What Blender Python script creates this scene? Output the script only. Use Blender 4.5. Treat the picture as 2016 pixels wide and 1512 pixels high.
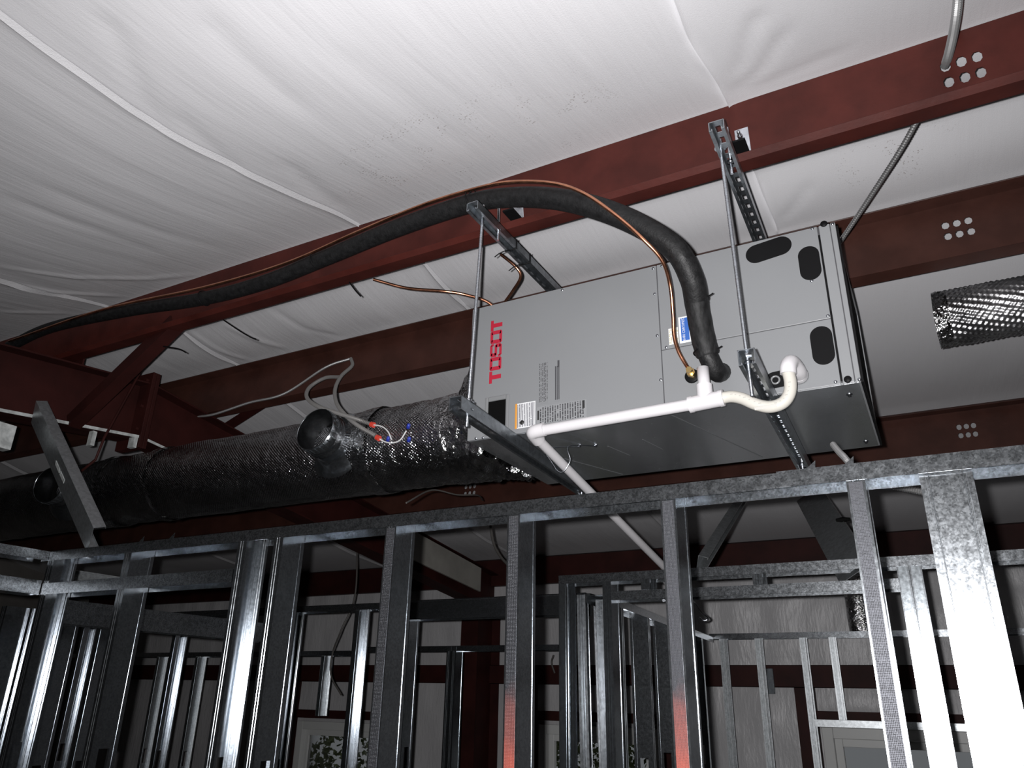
import bpy, bmesh, math, random
from mathutils import Vector, Matrix, noise
from math import sin, cos, pi, radians, sqrt, exp, atan2

random.seed(7)
scene = bpy.context.scene
for o in list(bpy.data.objects):
    bpy.data.objects.remove(o)
C = scene.collection

# ------------------------------------------------------------------ camera
YAW, PIT, ROL, FPX, CAMZ = 0.502075, 0.387941, 0.0208137, 1505.93, 2.1
fwd = Vector((-sin(YAW)*cos(PIT), cos(YAW)*cos(PIT), sin(PIT)))
rgt0 = Vector((cos(YAW), sin(YAW), 0))
up0 = rgt0.cross(fwd)
rgt = cos(ROL)*rgt0 + sin(ROL)*up0
upv = -sin(ROL)*rgt0 + cos(ROL)*up0
CAM = Vector((0, 0, CAMZ))
cam_d = bpy.data.cameras.new('camera')
cam_d.sensor_width = 36.0
cam_d.lens = FPX/2016*36.0
cam_d.clip_start = 0.02
cam = bpy.data.objects.new('camera', cam_d)
C.objects.link(cam)
cam.matrix_world = Matrix(((rgt.x, upv.x, -fwd.x, CAM.x), (rgt.y, upv.y, -fwd.y, CAM.y), (rgt.z, upv.z, -fwd.z, CAM.z), (0, 0, 0, 1)))
scene.camera = cam

# ------------------------------------------------------------------ world, lights, exposure
world = bpy.data.worlds.new('world'); scene.world = world; world.use_nodes = True
bgn = world.node_tree.nodes['Background']
bgn.inputs[0].default_value = (0.9, 0.95, 1.0, 1)
bgn.inputs[1].default_value = 0.13
fl_d = bpy.data.lights.new('camera_flash', 'SPOT')     # the phone's own flash, beside the lens
fl_d.energy = 350.0
fl_d.spot_size = radians(136); fl_d.spot_blend = 1.0
fl_d.color = (1.0, 0.985, 0.99)
fl_d.shadow_soft_size = 0.012
fl = bpy.data.objects.new('camera_flash', fl_d); C.objects.link(fl)
fl.location = CAM - 0.045*rgt + 0.02*upv + 0.0*fwd
aim = fwd + ((1080-1008)/FPX)*rgt - ((720-756)/FPX)*upv
fl.rotation_euler = aim.to_track_quat('-Z', 'Y').to_euler()
vs = scene.view_settings
vs.view_transform = 'Standard'; vs.look = 'None'; vs.exposure = 0.0; vs.gamma = 1.0
vs.use_curve_mapping = False
scene.cycles.max_bounces = 4; scene.cycles.diffuse_bounces = 2; scene.cycles.glossy_bounces = 4

# ------------------------------------------------------------------ measuring helper: a sight line of the survey met by a plane of the building
def ray(px, py):
    return fwd + ((px-1008)/FPX)*rgt - ((py-756)/FPX)*upv
def at(ax, val, px, py):
    i = 'xyz'.index(ax); d = ray(px, py); t = (val-CAM[i])/d[i]
    return CAM + t*d

# ------------------------------------------------------------------ materials
def _mat(name):
    m = bpy.data.materials.new(name); m.use_nodes = True
    nt = m.node_tree; b = nt.nodes['Principled BSDF']
    return m, nt, b
def _coord(nt, scale=(1, 1, 1), which='Object', rot=(0, 0, 0)):
    tc = nt.nodes.new('ShaderNodeTexCoord'); mp = nt.nodes.new('ShaderNodeMapping')
    mp.inputs['Scale'].default_value = scale; mp.inputs['Rotation'].default_value = rot
    nt.links.new(tc.outputs[which], mp.inputs[0]); return mp.outputs[0]
def _noise(nt, vec, scale, detail=4, rough=.55):
    n = nt.nodes.new('ShaderNodeTexNoise'); n.inputs['Scale'].default_value = scale
    n.inputs['Detail'].default_value = detail; n.inputs['Roughness'].default_value = rough
    nt.links.new(vec, n.inputs['Vector']); return n.outputs['Fac']
def _ramp(nt, fac, p0, p1, c0=(0, 0, 0, 1), c1=(1, 1, 1, 1)):
    r = nt.nodes.new('ShaderNodeValToRGB'); r.color_ramp.elements[0].position = p0; r.color_ramp.elements[1].position = p1
    r.color_ramp.elements[0].color = c0; r.color_ramp.elements[1].color = c1
    nt.links.new(fac, r.inputs[0]); return r.outputs[0]
def _mix(nt, fac, a, b):
    x = nt.nodes.new('ShaderNodeMix'); x.data_type = 'RGBA'
    if isinstance(fac, float): x.inputs[0].default_value = fac
    else: nt.links.new(fac, x.inputs[0])
    for k, v in ((6, a), (7, b)):
        if isinstance(v, tuple): x.inputs[k].default_value = v if len(v) == 4 else (*v, 1)
        else: nt.links.new(v, x.inputs[k])
    return x.outputs[2]
def _math(nt, op, a, b=None):
    n = nt.nodes.new('ShaderNodeMath'); n.operation = op
    for k, v in ((0, a), (1, b)):
        if v is None: continue
        if isinstance(v, (int, float)): n.inputs[k].default_value = v
        else: nt.links.new(v, n.inputs[k])
    return n.outputs[0]
def _bump(nt, b, h, strength, dist=.01, prev=None):
    n = nt.nodes.new('ShaderNodeBump'); n.inputs['Strength'].default_value = strength; n.inputs['Distance'].default_value = dist
    nt.links.new(h, n.inputs['Height'])
    if prev is not None: nt.links.new(prev, n.inputs['Normal'])
    nt.links.new(n.outputs[0], b.inputs['Normal']); return n.outputs[0]
def pm(name, col, rough=.5, metal=0., var=None, bump=None, rvar=None, spec=.5, stretch=(1, 1, 1)):
    m, nt, b = _mat(name)
    b.inputs['Base Color'].default_value = (*col, 1); b.inputs['Roughness'].default_value = rough
    b.inputs['Metallic'].default_value = metal; b.inputs['Specular IOR Level'].default_value = spec
    v = _coord(nt, stretch)
    if var:
        f = _noise(nt, v, var[0]); f = _ramp(nt, f, .35, .65)
        lo = tuple(c*(1-var[1]) for c in col); hi = tuple(min(1, c*(1+var[1])) for c in col)
        nt.links.new(_mix(nt, f, lo, hi), b.inputs['Base Color'])
    if rvar:
        f = _noise(nt, v, rvar[0]); f = _ramp(nt, f, .3, .7, (max(0, rough-rvar[1]),)*3+(1,), (rough+rvar[1],)*3+(1,))
        nt.links.new(f, b.inputs['Roughness'])
    if bump: _bump(nt, b, _noise(nt, v, bump[0], 3), bump[1], bump[2] if len(bump) > 2 else .004)
    return m

def vinyl(name, col, streak, stain=True, rough=.5):
    m, nt, b = _mat(name)
    b.inputs['Roughness'].default_value = rough
    b.inputs['Specular IOR Level'].default_value = .35
    v = _coord(nt, streak); v1 = _coord(nt)
    n1 = _noise(nt, v, 9, 5)
    base = _mix(nt, _ramp(nt, _noise(nt, v1, .8, 3), .3, .7), tuple(c*.94 for c in col), col)
    if stain:
        vo = nt.nodes.new('ShaderNodeTexVoronoi'); vo.inputs['Scale'].default_value = 110
        nt.links.new(v1, vo.inputs['Vector'])
        dots = _ramp(nt, vo.outputs['Distance'], .18, .3, (1, 1, 1, 1), (0, 0, 0, 1))
        sep = nt.nodes.new('ShaderNodeSeparateXYZ'); nt.links.new(v1, sep.inputs[0])
        def band(o, c, w):
            d = _math(nt, 'ABSOLUTE', _math(nt, 'SUBTRACT', o, c)); return _math(nt, 'MAXIMUM', _math(nt, 'SUBTRACT', 1., _math(nt, 'DIVIDE', d, w)), 0.)
        zone = _math(nt, 'MULTIPLY', band(sep.outputs[0], -1.15, .62), band(sep.outputs[1], 1.62, .26))
        zone2 = _math(nt, 'MULTIPLY', band(sep.outputs[0], .12, .2), band(sep.outputs[1], 2.42, .12))
        zone = _math(nt, 'MAXIMUM', zone, zone2)
        blot = _ramp(nt, _noise(nt, v1, 9, 4), .5, .6)
        k = _math(nt, 'MULTIPLY', _math(nt, 'MULTIPLY', dots, blot), _math(nt, 'MINIMUM', _math(nt, 'MULTIPLY', zone, 3.), .75))
        base = _mix(nt, k, base, (.22, .19, .17))
    nt.links.new(base, b.inputs['Base Color'])
    p = _bump(nt, b, n1, .16 if stain else .5, .01)
    _bump(nt, b, _noise(nt, v1, 260, 2), .25, .002, p)
    return m

def galv(name, col=(.38, .405, .43), rough=.18, spangle=200, dark=.7, stretch=(1, 1, 1), metal=.97):
    m, nt, b = _mat(name)
    b.inputs['Metallic'].default_value = metal
    v = _coord(nt, stretch)
    vo = nt.nodes.new('ShaderNodeTexVoronoi'); vo.inputs['Scale'].default_value = spangle; nt.links.new(v, vo.inputs['Vector'])
    sx = nt.nodes.new('ShaderNodeSeparateColor'); nt.links.new(vo.outputs['Color'], sx.inputs[0])
    n2 = _noise(nt, v, 70, 4)
    f = _math(nt, 'ADD', _math(nt, 'MULTIPLY', sx.outputs[0], .45), _math(nt, 'MULTIPLY', n2, .55))
    f = _ramp(nt, f, .25, .75)
    nt.links.new(_mix(nt, f, tuple(c*dark for c in col), col), b.inputs['Base Color'])
    r = nt.nodes.new('ShaderNodeMapRange'); r.inputs[3].default_value = rough*.75; r.inputs[4].default_value = rough*1.3
    nt.links.new(n2, r.inputs[0]); nt.links.new(r.outputs[0], b.inputs['Roughness'])
    _bump(nt, b, f, .05, .001)
    return m

def knurled(name):
    m, nt, b = _mat(name)
    b.inputs['Metallic'].default_value = .9; b.inputs['Roughness'].default_value = .5
    v = _coord(nt)
    w1 = nt.nodes.new('ShaderNodeTexVoronoi'); w1.inputs['Scale'].default_value = 330; w1.inputs['Randomness'].default_value = .12
    nt.links.new(v, w1.inputs['Vector'])
    k = _ramp(nt, w1.outputs['Distance'], .1, .5)
    nt.links.new(_mix(nt, k, (.26, .265, .28), (.07, .072, .08)), b.inputs['Base Color'])
    _bump(nt, b, k, .55, .003)
    return m

def knurled_red_glow(name, zlo, zhi):  # red reflection painted into the colour, stronger towards the foot
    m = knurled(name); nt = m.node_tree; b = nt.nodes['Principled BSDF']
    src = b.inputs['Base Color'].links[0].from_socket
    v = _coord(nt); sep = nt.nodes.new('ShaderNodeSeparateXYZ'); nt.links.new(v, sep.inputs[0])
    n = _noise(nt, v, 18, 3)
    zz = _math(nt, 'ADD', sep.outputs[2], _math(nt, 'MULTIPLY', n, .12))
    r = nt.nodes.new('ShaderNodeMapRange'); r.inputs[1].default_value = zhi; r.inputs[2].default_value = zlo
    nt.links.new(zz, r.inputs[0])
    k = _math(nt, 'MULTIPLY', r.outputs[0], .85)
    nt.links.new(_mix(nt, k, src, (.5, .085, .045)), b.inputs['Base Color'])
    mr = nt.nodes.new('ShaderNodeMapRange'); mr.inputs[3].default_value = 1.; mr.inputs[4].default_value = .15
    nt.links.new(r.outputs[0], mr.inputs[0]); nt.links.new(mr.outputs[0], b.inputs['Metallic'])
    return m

def foil(name, col=(.72, .72, .73), rough=.14, scrim=True, crumple=1.0):
    m, nt, b = _mat(name)
    b.inputs['Metallic'].default_value = 1.
    v = _coord(nt); uv = _coord(nt, (1, 1, 1), 'UV')
    n1 = _noise(nt, v, 26, 4, .6); n2 = _noise(nt, v, 5, 3)
    nt.links.new(_mix(nt, _ramp(nt, n2, .3, .7), tuple(c*.55 for c in col), col), b.inputs['Base Color'])
    r = nt.nodes.new('ShaderNodeMapRange'); r.inputs[3].default_value = rough*.6; r.inputs[4].default_value = rough*1.5
    nt.links.new(n2, r.inputs[0]); nt.links.new(r.outputs[0], b.inputs['Roughness'])
    p = _bump(nt, b, n1, .55*crumple, .02)
    if scrim:
        sp = nt.nodes.new('ShaderNodeSeparateXYZ'); nt.links.new(uv, sp.inputs[0])
        a = _math(nt, 'SINE', _math(nt, 'MULTIPLY', sp.outputs[0], 2*pi*75))
        c = _math(nt, 'SINE', _math(nt, 'MULTIPLY', sp.outputs[1], 2*pi*85))
        _bump(nt, b, _math(nt, 'MULTIPLY', a, c), .38, .004, p)
    return m

def textlines(name, bg, fg, n, vertical=True, dens=.42, xs=26):
    """printed lines of type on a label, in the label's own UV"""
    m, nt, b = _mat(name); b.inputs['Roughness'].default_value = .45
    uv = _coord(nt, (1, 1, 1), 'UV'); s = nt.nodes.new('ShaderNodeSeparateXYZ'); nt.links.new(uv, s.inputs[0])
    u, w = (s.outputs[0], s.outputs[1]) if vertical else (s.outputs[1], s.outputs[0])
    k = _math(nt, 'MULTIPLY', u, float(n)); fr = _math(nt, 'FRACT', k); fl_ = _math(nt, 'FLOOR', k)
    line = _math(nt, 'MULTIPLY', _math(nt, 'GREATER_THAN', fr, .3), _math(nt, 'LESS_THAN', fr, .8))
    cv = nt.nodes.new('ShaderNodeCombineXYZ'); nt.links.new(_math(nt, 'MULTIPLY', fl_, 3.7), cv.inputs[0]); nt.links.new(_math(nt, 'MULTIPLY', w, float(xs)), cv.inputs[1])
    nz = nt.nodes.new('ShaderNodeTexNoise'); nz.inputs['Scale'].default_value = 1.; nz.inputs['Detail'].default_value = 3
    nt.links.new(cv.outputs[0], nz.inputs['Vector'])
    k = _math(nt, 'MULTIPLY', line, _math(nt, 'GREATER_THAN', nz.outputs['Fac'], dens))
    inside = _math(nt, 'MULTIPLY', _math(nt, 'LESS_THAN', _math(nt, 'ABSOLUTE', _math(nt, 'SUBTRACT', s.outputs[0], .5)), .46), _math(nt, 'LESS_THAN', _math(nt, 'ABSOLUTE', _math(nt, 'SUBTRACT', s.outputs[1], .5)), .46))
    nt.links.new(_mix(nt, _math(nt, 'MULTIPLY', k, inside), bg, fg), b.inputs['Base Color'])
    return m

M = {}
M['ceil'] = vinyl('white_vinyl_facing', (.64, .635, .652), (6, .5, 1))
M['wallv'] = vinyl('white_vinyl_wall_facing', (.53, .525, .535), (5, 5, 1.1), False, .27)
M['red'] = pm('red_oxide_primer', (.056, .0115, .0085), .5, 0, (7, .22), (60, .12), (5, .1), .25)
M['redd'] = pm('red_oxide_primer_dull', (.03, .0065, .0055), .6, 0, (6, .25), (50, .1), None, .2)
M['brown'] = pm('brown_oxide_primer', (.055, .021, .0155), .5, 0, (6, .2), (60, .12), (5, .1), .25)
M['white_over'] = pm('white_overspray', (.45, .47, .465), .6, 0, (25, .3))
M['beige'] = pm('beige_paint', (.3, .29, .265), .6, 0, (5, .12))
M['galv'] = galv('galvanised_steel')
M['galv_t'] = galv('galvanised_track_steel', (.52, .55, .58), .2, 280, .42)
M['galv_s'] = galv('smooth_galvanised_steel', (.45, .49, .52), .19, 120, .8)
M['galv_r'] = galv('dull_far_galvanised_steel', (.55, .58, .6), .36, 90, .75, (1, 1, 1), .9)
M['knurl'] = knurled('knurled_galvanised_steel')
M['knurl_red_glow'] = knurled_red_glow('knurled_steel_with_painted_red_reflection', 1.95, 2.2)
M['strut'] = galv('zinc_strut_steel', (.4, .43, .46), .3, 60, .7)
M['zinc'] = pm('bright_zinc', (.66, .69, .74), .22, 1., (40, .15))
M['rodm'] = pm('threaded_rod_zinc', (.55, .58, .62), .28, 1., (60, .2), (700, .3, .002), None, .5, (1, 1, 6))
M['unit'] = pm('grey_enamel', (.215, .222, .23), .42, 0, (1.5, .03), (120, .03))
M['unit2'] = pm('grey_enamel_corner', (.235, .242, .25), .42, 0, (1.5, .03))
M['pan'] = galv('bright_cabinet_sheet', (.66, .68, .7), .24, 12, .93, (1, .4, 1), .9)
M['black'] = pm('black_plastic', (.006, .006, .0065), .5, 0, None, None, None, .12)
M['rubber'] = pm('black_foam_insulation', (.009, .009, .0095), .55, 0, (60, .35), (160, .35, .004), (40, .12), .3)
M['wrap'] = pm('black_wrap', (.011, .011, .0115), .6, 0, (90, .6), (110, .4, .003), None, .3, (1, 1, .3))
M['dark'] = pm('dark_opening', (.004, .004, .004), .8, 0, None, None, None, .05)
M['copper'] = pm('copper', (.72, .33, .2), .3, 1., (14, .25), None, (20, .08))
M['brass'] = pm('brass', (.7, .5, .22), .3, 1.)
M['pvc'] = pm('white_pvc', (.62, .605, .62), .3, 0, (6, .02))
M['pvcw'] = pm('offwhite_pvc_hose', (.55, .53, .48), .3, 0, (6, .03))
M['pvcprint'] = pm('grey_pipe_print', (.42, .41, .38), .4)
M['foil'] = foil('foil_scrim_jacket')
M['foilc'] = foil('crumpled_foil', (.75, .75, .76), .16, False, 1.6)
M['foilb'] = foil('bright_foil', (.9, .9, .92), .3, False, .5)
M['inside_shade'] = pm('collar_inside_shade', (.05, .052, .055), .45, 1., (30, .3))
M['mc'] = pm('armoured_cable_steel', (.36, .36, .36), .4, .8)
M['conduit'] = pm('grey_flexible_conduit', (.17, .165, .16), .5, .2)
M['cable'] = pm('dark_cable', (.08, .075, .07), .5)
M['wirew'] = pm('white_wire', (.6, .6, .6), .5)
M['redp'] = pm('red_bushing', (.6, .05, .03), .5)
M['bluep'] = pm('blue_wire_nut', (.02, .04, .35), .45)
M['logo'] = pm('red_print', (.42, .012, .035), .5)
M['white'] = pm('white_sticker', (.72, .73, .74), .5)
M['orange'] = pm('orange_print', (.62, .27, .04), .5)
M['blue'] = pm('blue_print', (.035, .12, .42), .45)
M['ink'] = pm('black_ink', (.02, .02, .02), .5)
M['inkg'] = pm('grey_ink', (.06, .06, .065), .5)
M['lines_w'] = textlines('warning_text', (.72, .73, .74), (.12, .12, .14), 12, True, .36, 30)
M['lines_g'] = textlines('data_plate_text', (.25, .257, .265), (.05, .05, .055), 20, True, .45, 16)
M['lines_p'] = textlines('printed_grey_text', (.215, .222, .23), (.07, .07, .075), 6, True, .47, 30)
M['lines_q'] = textlines('printed_dark_text', (.215, .222, .23), (.04, .04, .045), 3, True, .2, 40)
M['lines_s'] = textlines('small_sticker_text', (.72, .72, .7), (.45, .4, .2), 6, True, .5, 12)
M['clear'] = pm('clear_plastic_frame', (.2, .205, .21), .2, 0)
M['frame'] = pm('white_vinyl_frame', (.62, .63, .62), .4)
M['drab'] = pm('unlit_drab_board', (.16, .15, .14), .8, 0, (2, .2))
M['concrete'] = pm('concrete', (.2, .19, .18), .8, 0, (3, .15))
M['grass'] = pm('grass', (.18, .2, .09), .9, 0, (4, .3))
M['leaf'] = pm('leaves', (.10, .12, .05), .8, 0, (6, .5))
gm, gnt, gb = _mat('window_glass')
tr = gnt.nodes.new('ShaderNodeBsdfTransparent'); gl = gnt.nodes.new('ShaderNodeBsdfGlossy'); gl.inputs['Roughness'].default_value = .05
fr_ = gnt.nodes.new('ShaderNodeFresnel'); fr_.inputs[0].default_value = 1.5; mx = gnt.nodes.new('ShaderNodeMixShader')
gnt.links.new(fr_.outputs[0], mx.inputs[0]); gnt.links.new(tr.outputs[0], mx.inputs[1]); gnt.links.new(gl.outputs[0], mx.inputs[2])
gnt.links.new(mx.outputs[0], gnt.nodes['Material Output'].inputs[0]); M['glass'] = gm

# ------------------------------------------------------------------ mesh helpers
class MB:
    def __init__(s): s.v = []; s.f = []; s.uv = {}; s.sm = set()
    def add(s, vs, fs, smooth=False):
        n = len(s.v); s.v += [tuple(p) for p in vs]
        for f in fs:
            if smooth: s.sm.add(len(s.f))
            s.f.append(tuple(i+n for i in f))
        return s
    def box(s, lo, hi):
        (a, b, c), (d, e, f) = lo, hi
        return s.add([(a, b, c), (d, b, c), (d, e, c), (a, e, c), (a, b, f), (d, b, f), (d, e, f), (a, e, f)],
                     [(0, 3, 2, 1), (4, 5, 6, 7), (0, 1, 5, 4), (1, 2, 6, 5), (2, 3, 7, 6), (3, 0, 4, 7)])
    def obox(s, c, ax, ay, az):
        c, ax, ay, az = map(Vector, (c, ax, ay, az)); p = []
        for k in (-1, 1):
            for i, j in ((-1, -1), (1, -1), (1, 1), (-1, 1)): p.append(c+ax*i+ay*j+az*k)
        return s.add(p, [(0, 3, 2, 1), (4, 5, 6, 7), (0, 1, 5, 4), (1, 2, 6, 5), (2, 3, 7, 6), (3, 0, 4, 7)])
    def extr(s, prof, p0, p1, u, v):
        """closed 2D profile (u,v) pushed from p0 to p1"""
        p0, p1, u, v = Vector(p0), Vector(p1), Vector(u), Vector(v); n = len(prof)
        pts = [p0+u*a+v*b for a, b in prof]+[p1+u*a+v*b for a, b in prof]
        fs = [(i, (i+1) % n, n+(i+1) % n, n+i) for i in range(n)]+[tuple(range(n))[::-1], tuple(range(n, 2*n))]
        return s.add(pts, fs)
    def tube(s, pts, r, sides=12, cap=True, smooth=True, uvl=False):
        pts = [Vector(p) for p in pts]; n = len(pts)
        rs = r if isinstance(r, (list, tuple)) else [r]*n
        t = (pts[1]-pts[0]).normalized(); nrm = t.orthogonal().normalized(); base = len(s.v); V = []
        for i, p in enumerate(pts):
            t2 = (pts[min(i+1, n-1)]-pts[max(i-1, 0)]).normalized()
            q = t.rotation_difference(t2); nrm = q @ nrm; nrm = (nrm-t2*nrm.dot(t2)).normalized(); t = t2; b = t.cross(nrm)
            for k in range(sides):
                a = 2*pi*k/sides; V.append(p+(nrm*cos(a)+b*sin(a))*rs[i])
        F = [(i*sides+k, i*sides+(k+1) % sides, (i+1)*sides+(k+1) % sides, (i+1)*sides+k) for i in range(n-1) for k in range(sides)]
        s.add(V, F, smooth)
        if cap: s.add(V[:sides], [tuple(range(sides))[::-1]]); s.add(V[-sides:], [tuple(range(sides))])
        return s
    def cyl(s, p0, p1, r, sides=16): return s.tube([p0, p1], r, sides)
    def ring(s, c, axis, r, rr, n=24, sides=8):
        c, axis = Vector(c), Vector(axis).normalized(); u = axis.orthogonal().normalized(); w = axis.cross(u)
        V = []; F = []
        for i in range(n):
            a = 2*pi*i/n; d = u*cos(a)+w*sin(a)
            for k in range(sides):
                b = 2*pi*k/sides; V.append(c+d*(r+rr*cos(b))+axis*(rr*sin(b)))
        for i in range(n):
            for k in range(sides):
                F.append((i*sides+k, ((i+1) % n)*sides+k, ((i+1) % n)*sides+(k+1) % sides, i*sides+(k+1) % sides))
        return s.add(V, F, True)
    def lathe(s, c, axis, prof, n=32, closed=False):
        """prof: list of (distance along axis, radius)"""
        c, axis = Vector(c), Vector(axis).normalized(); u = axis.orthogonal().normalized(); w = axis.cross(u); m = len(prof)
        V = [c+axis*d+(u*cos(2*pi*i/n)+w*sin(2*pi*i/n))*r for i in range(n) for d, r in prof]
        F = [(i*m+j, ((i+1) % n)*m+j, ((i+1) % n)*m+j+1, i*m+j+1) for i in range(n) for j in range(m-1)]
        if closed: F += [(i*m+m-1, ((i+1) % n)*m+m-1, ((i+1) % n)*m, i*m) for i in range(n)]
        return s.add(V, F, True)
    def build(s, name, mat, parent=None, bevel=0, fix=True):
        me = bpy.data.meshes.new(name); me.from_pydata(s.v, [], s.f)
        for i in s.sm: me.polygons[i].use_smooth = True
        if fix:
            bm = bmesh.new(); bm.from_mesh(me); bmesh.ops.recalc_face_normals(bm, faces=bm.faces)
            bm.to_mesh(me); bm.free()
        o = bpy.data.objects.new(name, me); C.objects.link(o)
        me.materials.append(M[mat] if isinstance(mat, str) else mat)
        if bevel:
            b = o.modifiers.new('bevel', 'BEVEL'); b.width = bevel; b.segments = 2; b.limit_method = 'ANGLE'
        if parent is not None:
            o.parent = parent; o.matrix_parent_inverse = Matrix.Translation(parent.location).inverted()
        return o

def tag(o, label, cat=None, group=None, kind=None):
    if label: o['label'] = label
    if cat: o['category'] = cat
    if group: o['group'] = group
    if kind: o['kind'] = kind
    return o
def root(name, loc, label, cat, group=None):
    o = bpy.data.objects.new(name, None); C.objects.link(o); o.location = loc; o.empty_display_size = .05
    return tag(o, label, cat, group)
def struct(name, mb, mat, label=None):
    o = mb.build(name, mat); o['kind'] = 'structure'
    if label: o['label'] = label
    return o
def cr(pts, n=8):
    """smooth curve through the points"""
    P = [Vector(p) for p in pts]; P = [P[0]*2-P[1]]+P+[P[-1]*2-P[-2]]; out = []
    for i in range(1, len(P)-2):
        a, b, c, d = P[i-1:i+3]
        for k in range(n):
            t = k/n
            out.append(.5*((2*b)+(c-a)*t+(2*a-5*b+4*c-d)*t*t+(3*b-a-3*c+d)*t**3))
    out.append(P[-2]); return out
def sheet(path, t):
    """thin bent sheet: open 2D path to a closed outline of thickness t"""
    P = [Vector((a, b)) for a, b in path]; n = len(P); off = []
    for i in range(n):
        d0 = (P[i]-P[i-1]).normalized() if i else None; d1 = (P[i+1]-P[i]).normalized() if i < n-1 else None
        d0 = d0 or d1; d1 = d1 or d0
        n0 = Vector((-d0.y, d0.x)); n1 = Vector((-d1.y, d1.x)); nn = (n0+n1); k = nn.length
        nn = nn/k if k > 1e-6 else n0; off.append(P[i]+nn*(t/max(.3, nn.dot(n1))))
    return [tuple(p) for p in P]+[tuple(p) for p in off[::-1]]
def fbm(x, y, z=0., o=3):
    return noise.fractal(Vector((x, y, z)), 1., 2., o)

XL, XR = -9.0, 6.0          # ends of the building bay that is modelled
YB = 6.05                   # inside face of the back wall
# ------------------------------------------------------------------ shell
SEAMS = (-6.1, -4.65, -3.2, -1.71, -.315, 1.1, 2.5)
NODES = [(-7.1, 2.6), (-3.6, 3.02), (-1.5, 3.3), (.32, 3.545), (1.889, 3.758), (2.305, 3.812), (2.66, 3.772), (2.74, 3.765), (4.31, 3.552), (4.41, 3.540), (6.0, 3.235), (6.3, 3.22)]
def roofz(y):
    for (y0, z0), (y1, z1) in zip(NODES, NODES[1:]):
        if y <= y1: break
    t = min(1, max(0, (y-y0)/(y1-y0))); L = y1-y0
    return z0+(z1-z0)*t, t, L, y0, y1
def onroof(px, py):
    z = 3.65
    for _ in range(6):
        p = at('z', z, px, py); z = roofz(p.y)[0]-.02
    return (p.x, p.y)
CREASES = []
def crease(pts, depth, width):
    P = [onroof(*q) for q in pts]
    CREASES.append((P, depth, width, min(p[0] for p in P)-width*3, max(p[0] for p in P)+width*3, min(p[1] for p in P)-width*3, max(p[1] for p in P)+width*3))
crease([(205, 5), (255, 95), (330, 235)], .006, .03); crease([(350, 185), (420, 260), (485, 325)], .005, .025); crease([(560, 290), (620, 360), (690, 430)], .005, .03)
crease([(400, 5), (480, 85), (620, 205)], .004, .035); crease([(660, 60), (800, 170), (930, 300)], .003, .04)
crease([(0, 510), (150, 540), (290, 552), (392, 547)], -.007, .014); crease([(0, 545), (110, 574), (245, 590)], -.008, .014); crease([(0, 612), (130, 622)], -.006, .014)
crease([(0, 360), (200, 440), (330, 500)], .004, .03); crease([(60, 330), (260, 420), (450, 500)], .003, .03)
crease([(1452, 160), (1475, 70), (1500, 5)], .007, .02); crease([(1440, 195), (1500, 140), (1560, 40)], .006, .022); crease([(1448, 198), (1540, 160), (1690, 95)], .004, .022); crease([(1425, 195), (1370, 130), (1355, 40)], .004, .02)
crease([(360, 653), (430, 690), (492, 717)], -.007, .014); crease([(430, 640), (500, 668), (565, 692)], -.006, .02); crease([(520, 610), (600, 650), (680, 672)], .004, .02)
crease([(1500, 345), (1510, 400), (1527, 455)], .006, .014); crease([(1535, 440), (1570, 400), (1600, 360)], .005, .02); crease([(1240, 440), (1330, 480)], .003, .03)
def ceilz(x, y):
    z, t, L, y0, y1 = roofz(y)
    e = max(0, sin(pi*t)); sag = .04*min(L, 1.6)*e**1.25 if L > .3 else 0
    z -= sag*(1+.25*fbm(x*.8, y*.3))
    amp = .25+.75*min(1., e*1.4)
    z += amp*.004*fbm(x*4+.25*fbm(x, y*1.2), y*.6+3, 1.3)       # long shallow folds down the slope
    z += amp*.0008*fbm(x*22, y*1.1, 4.2)
    for sx in SEAMS:                                              # stapled seam: one edge hangs below the other
        d = x-sx
        if abs(d) < .4:
            side = 1 if sx > -1 else -1; d *= side
            if d >= 0: z -= (.009*exp(-d/.007)+.005*exp(-d/.10))*(.55+.45*amp)
            else: z += (.014*exp(d/.004)+.003*exp(d/.06))*amp
    for P, dp, wd, xa, xb, ya, yb in CREASES:
        if x < xa or x > xb or y < ya or y > yb: continue
        best = 9; kb = 0; m = len(P)-1
        for i in range(m):
            (ax_, ay_), (bx_, by_) = P[i], P[i+1]
            ux, uy = bx_-ax_, by_-ay_; k = min(1, max(0, ((x-ax_)*ux+(y-ay_)*uy)/(ux*ux+uy*uy)))
            q = math.hypot(x-ax_-k*ux, y-ay_-k*uy)
            if q < best: best = q; kb = (i+k)/m
        z += dp*exp(-(best/wd)**2)*min(1., .35+amp)*min(1., 5*kb+.15)*min(1., 5*(1-kb)+.15)
    return z
def grid(xs, ys, fz):
    def wob(x, y):
        q = min(SEAMS, key=lambda c_: abs(c_-x)); d = abs(x-q); return max(0, 1-d/.3)*.03*fbm(0, y*1.1, q*3.1)
    V = [(x+wob(x, y), y, fz(x, y)) for y in ys for x in xs]; n = len(xs)
    F = [(j*n+i, j*n+i+1, (j+1)*n+i+1, (j+1)*n+i) for j in range(len(ys)-1) for i in range(n-1)]
    return MB().add(V, F, True)
def frange(a, b, s):
    n = max(1, round((b-a)/s)); return [a+(b-a)*i/n for i in range(n+1)]
xs = frange(XL, -4.2, .06)+frange(-4.2, 1.0, .0165)[1:]+frange(1.0, XR, .06)[1:]
xs = sorted([x for x in xs if min(abs(x-q) for q in SEAMS) > .014]+[q+k for q in SEAMS for k in (-.012, -.005, -.0012, .0, .0012, .005, .012)])
ys = frange(-7.1, .3, .3)+frange(.3, 2.75, .022)[1:]+frange(2.75, 6.3, .05)[1:]
ceil = grid(xs, ys, ceilz).build('ceiling', 'ceil', None, 0, False)
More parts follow.
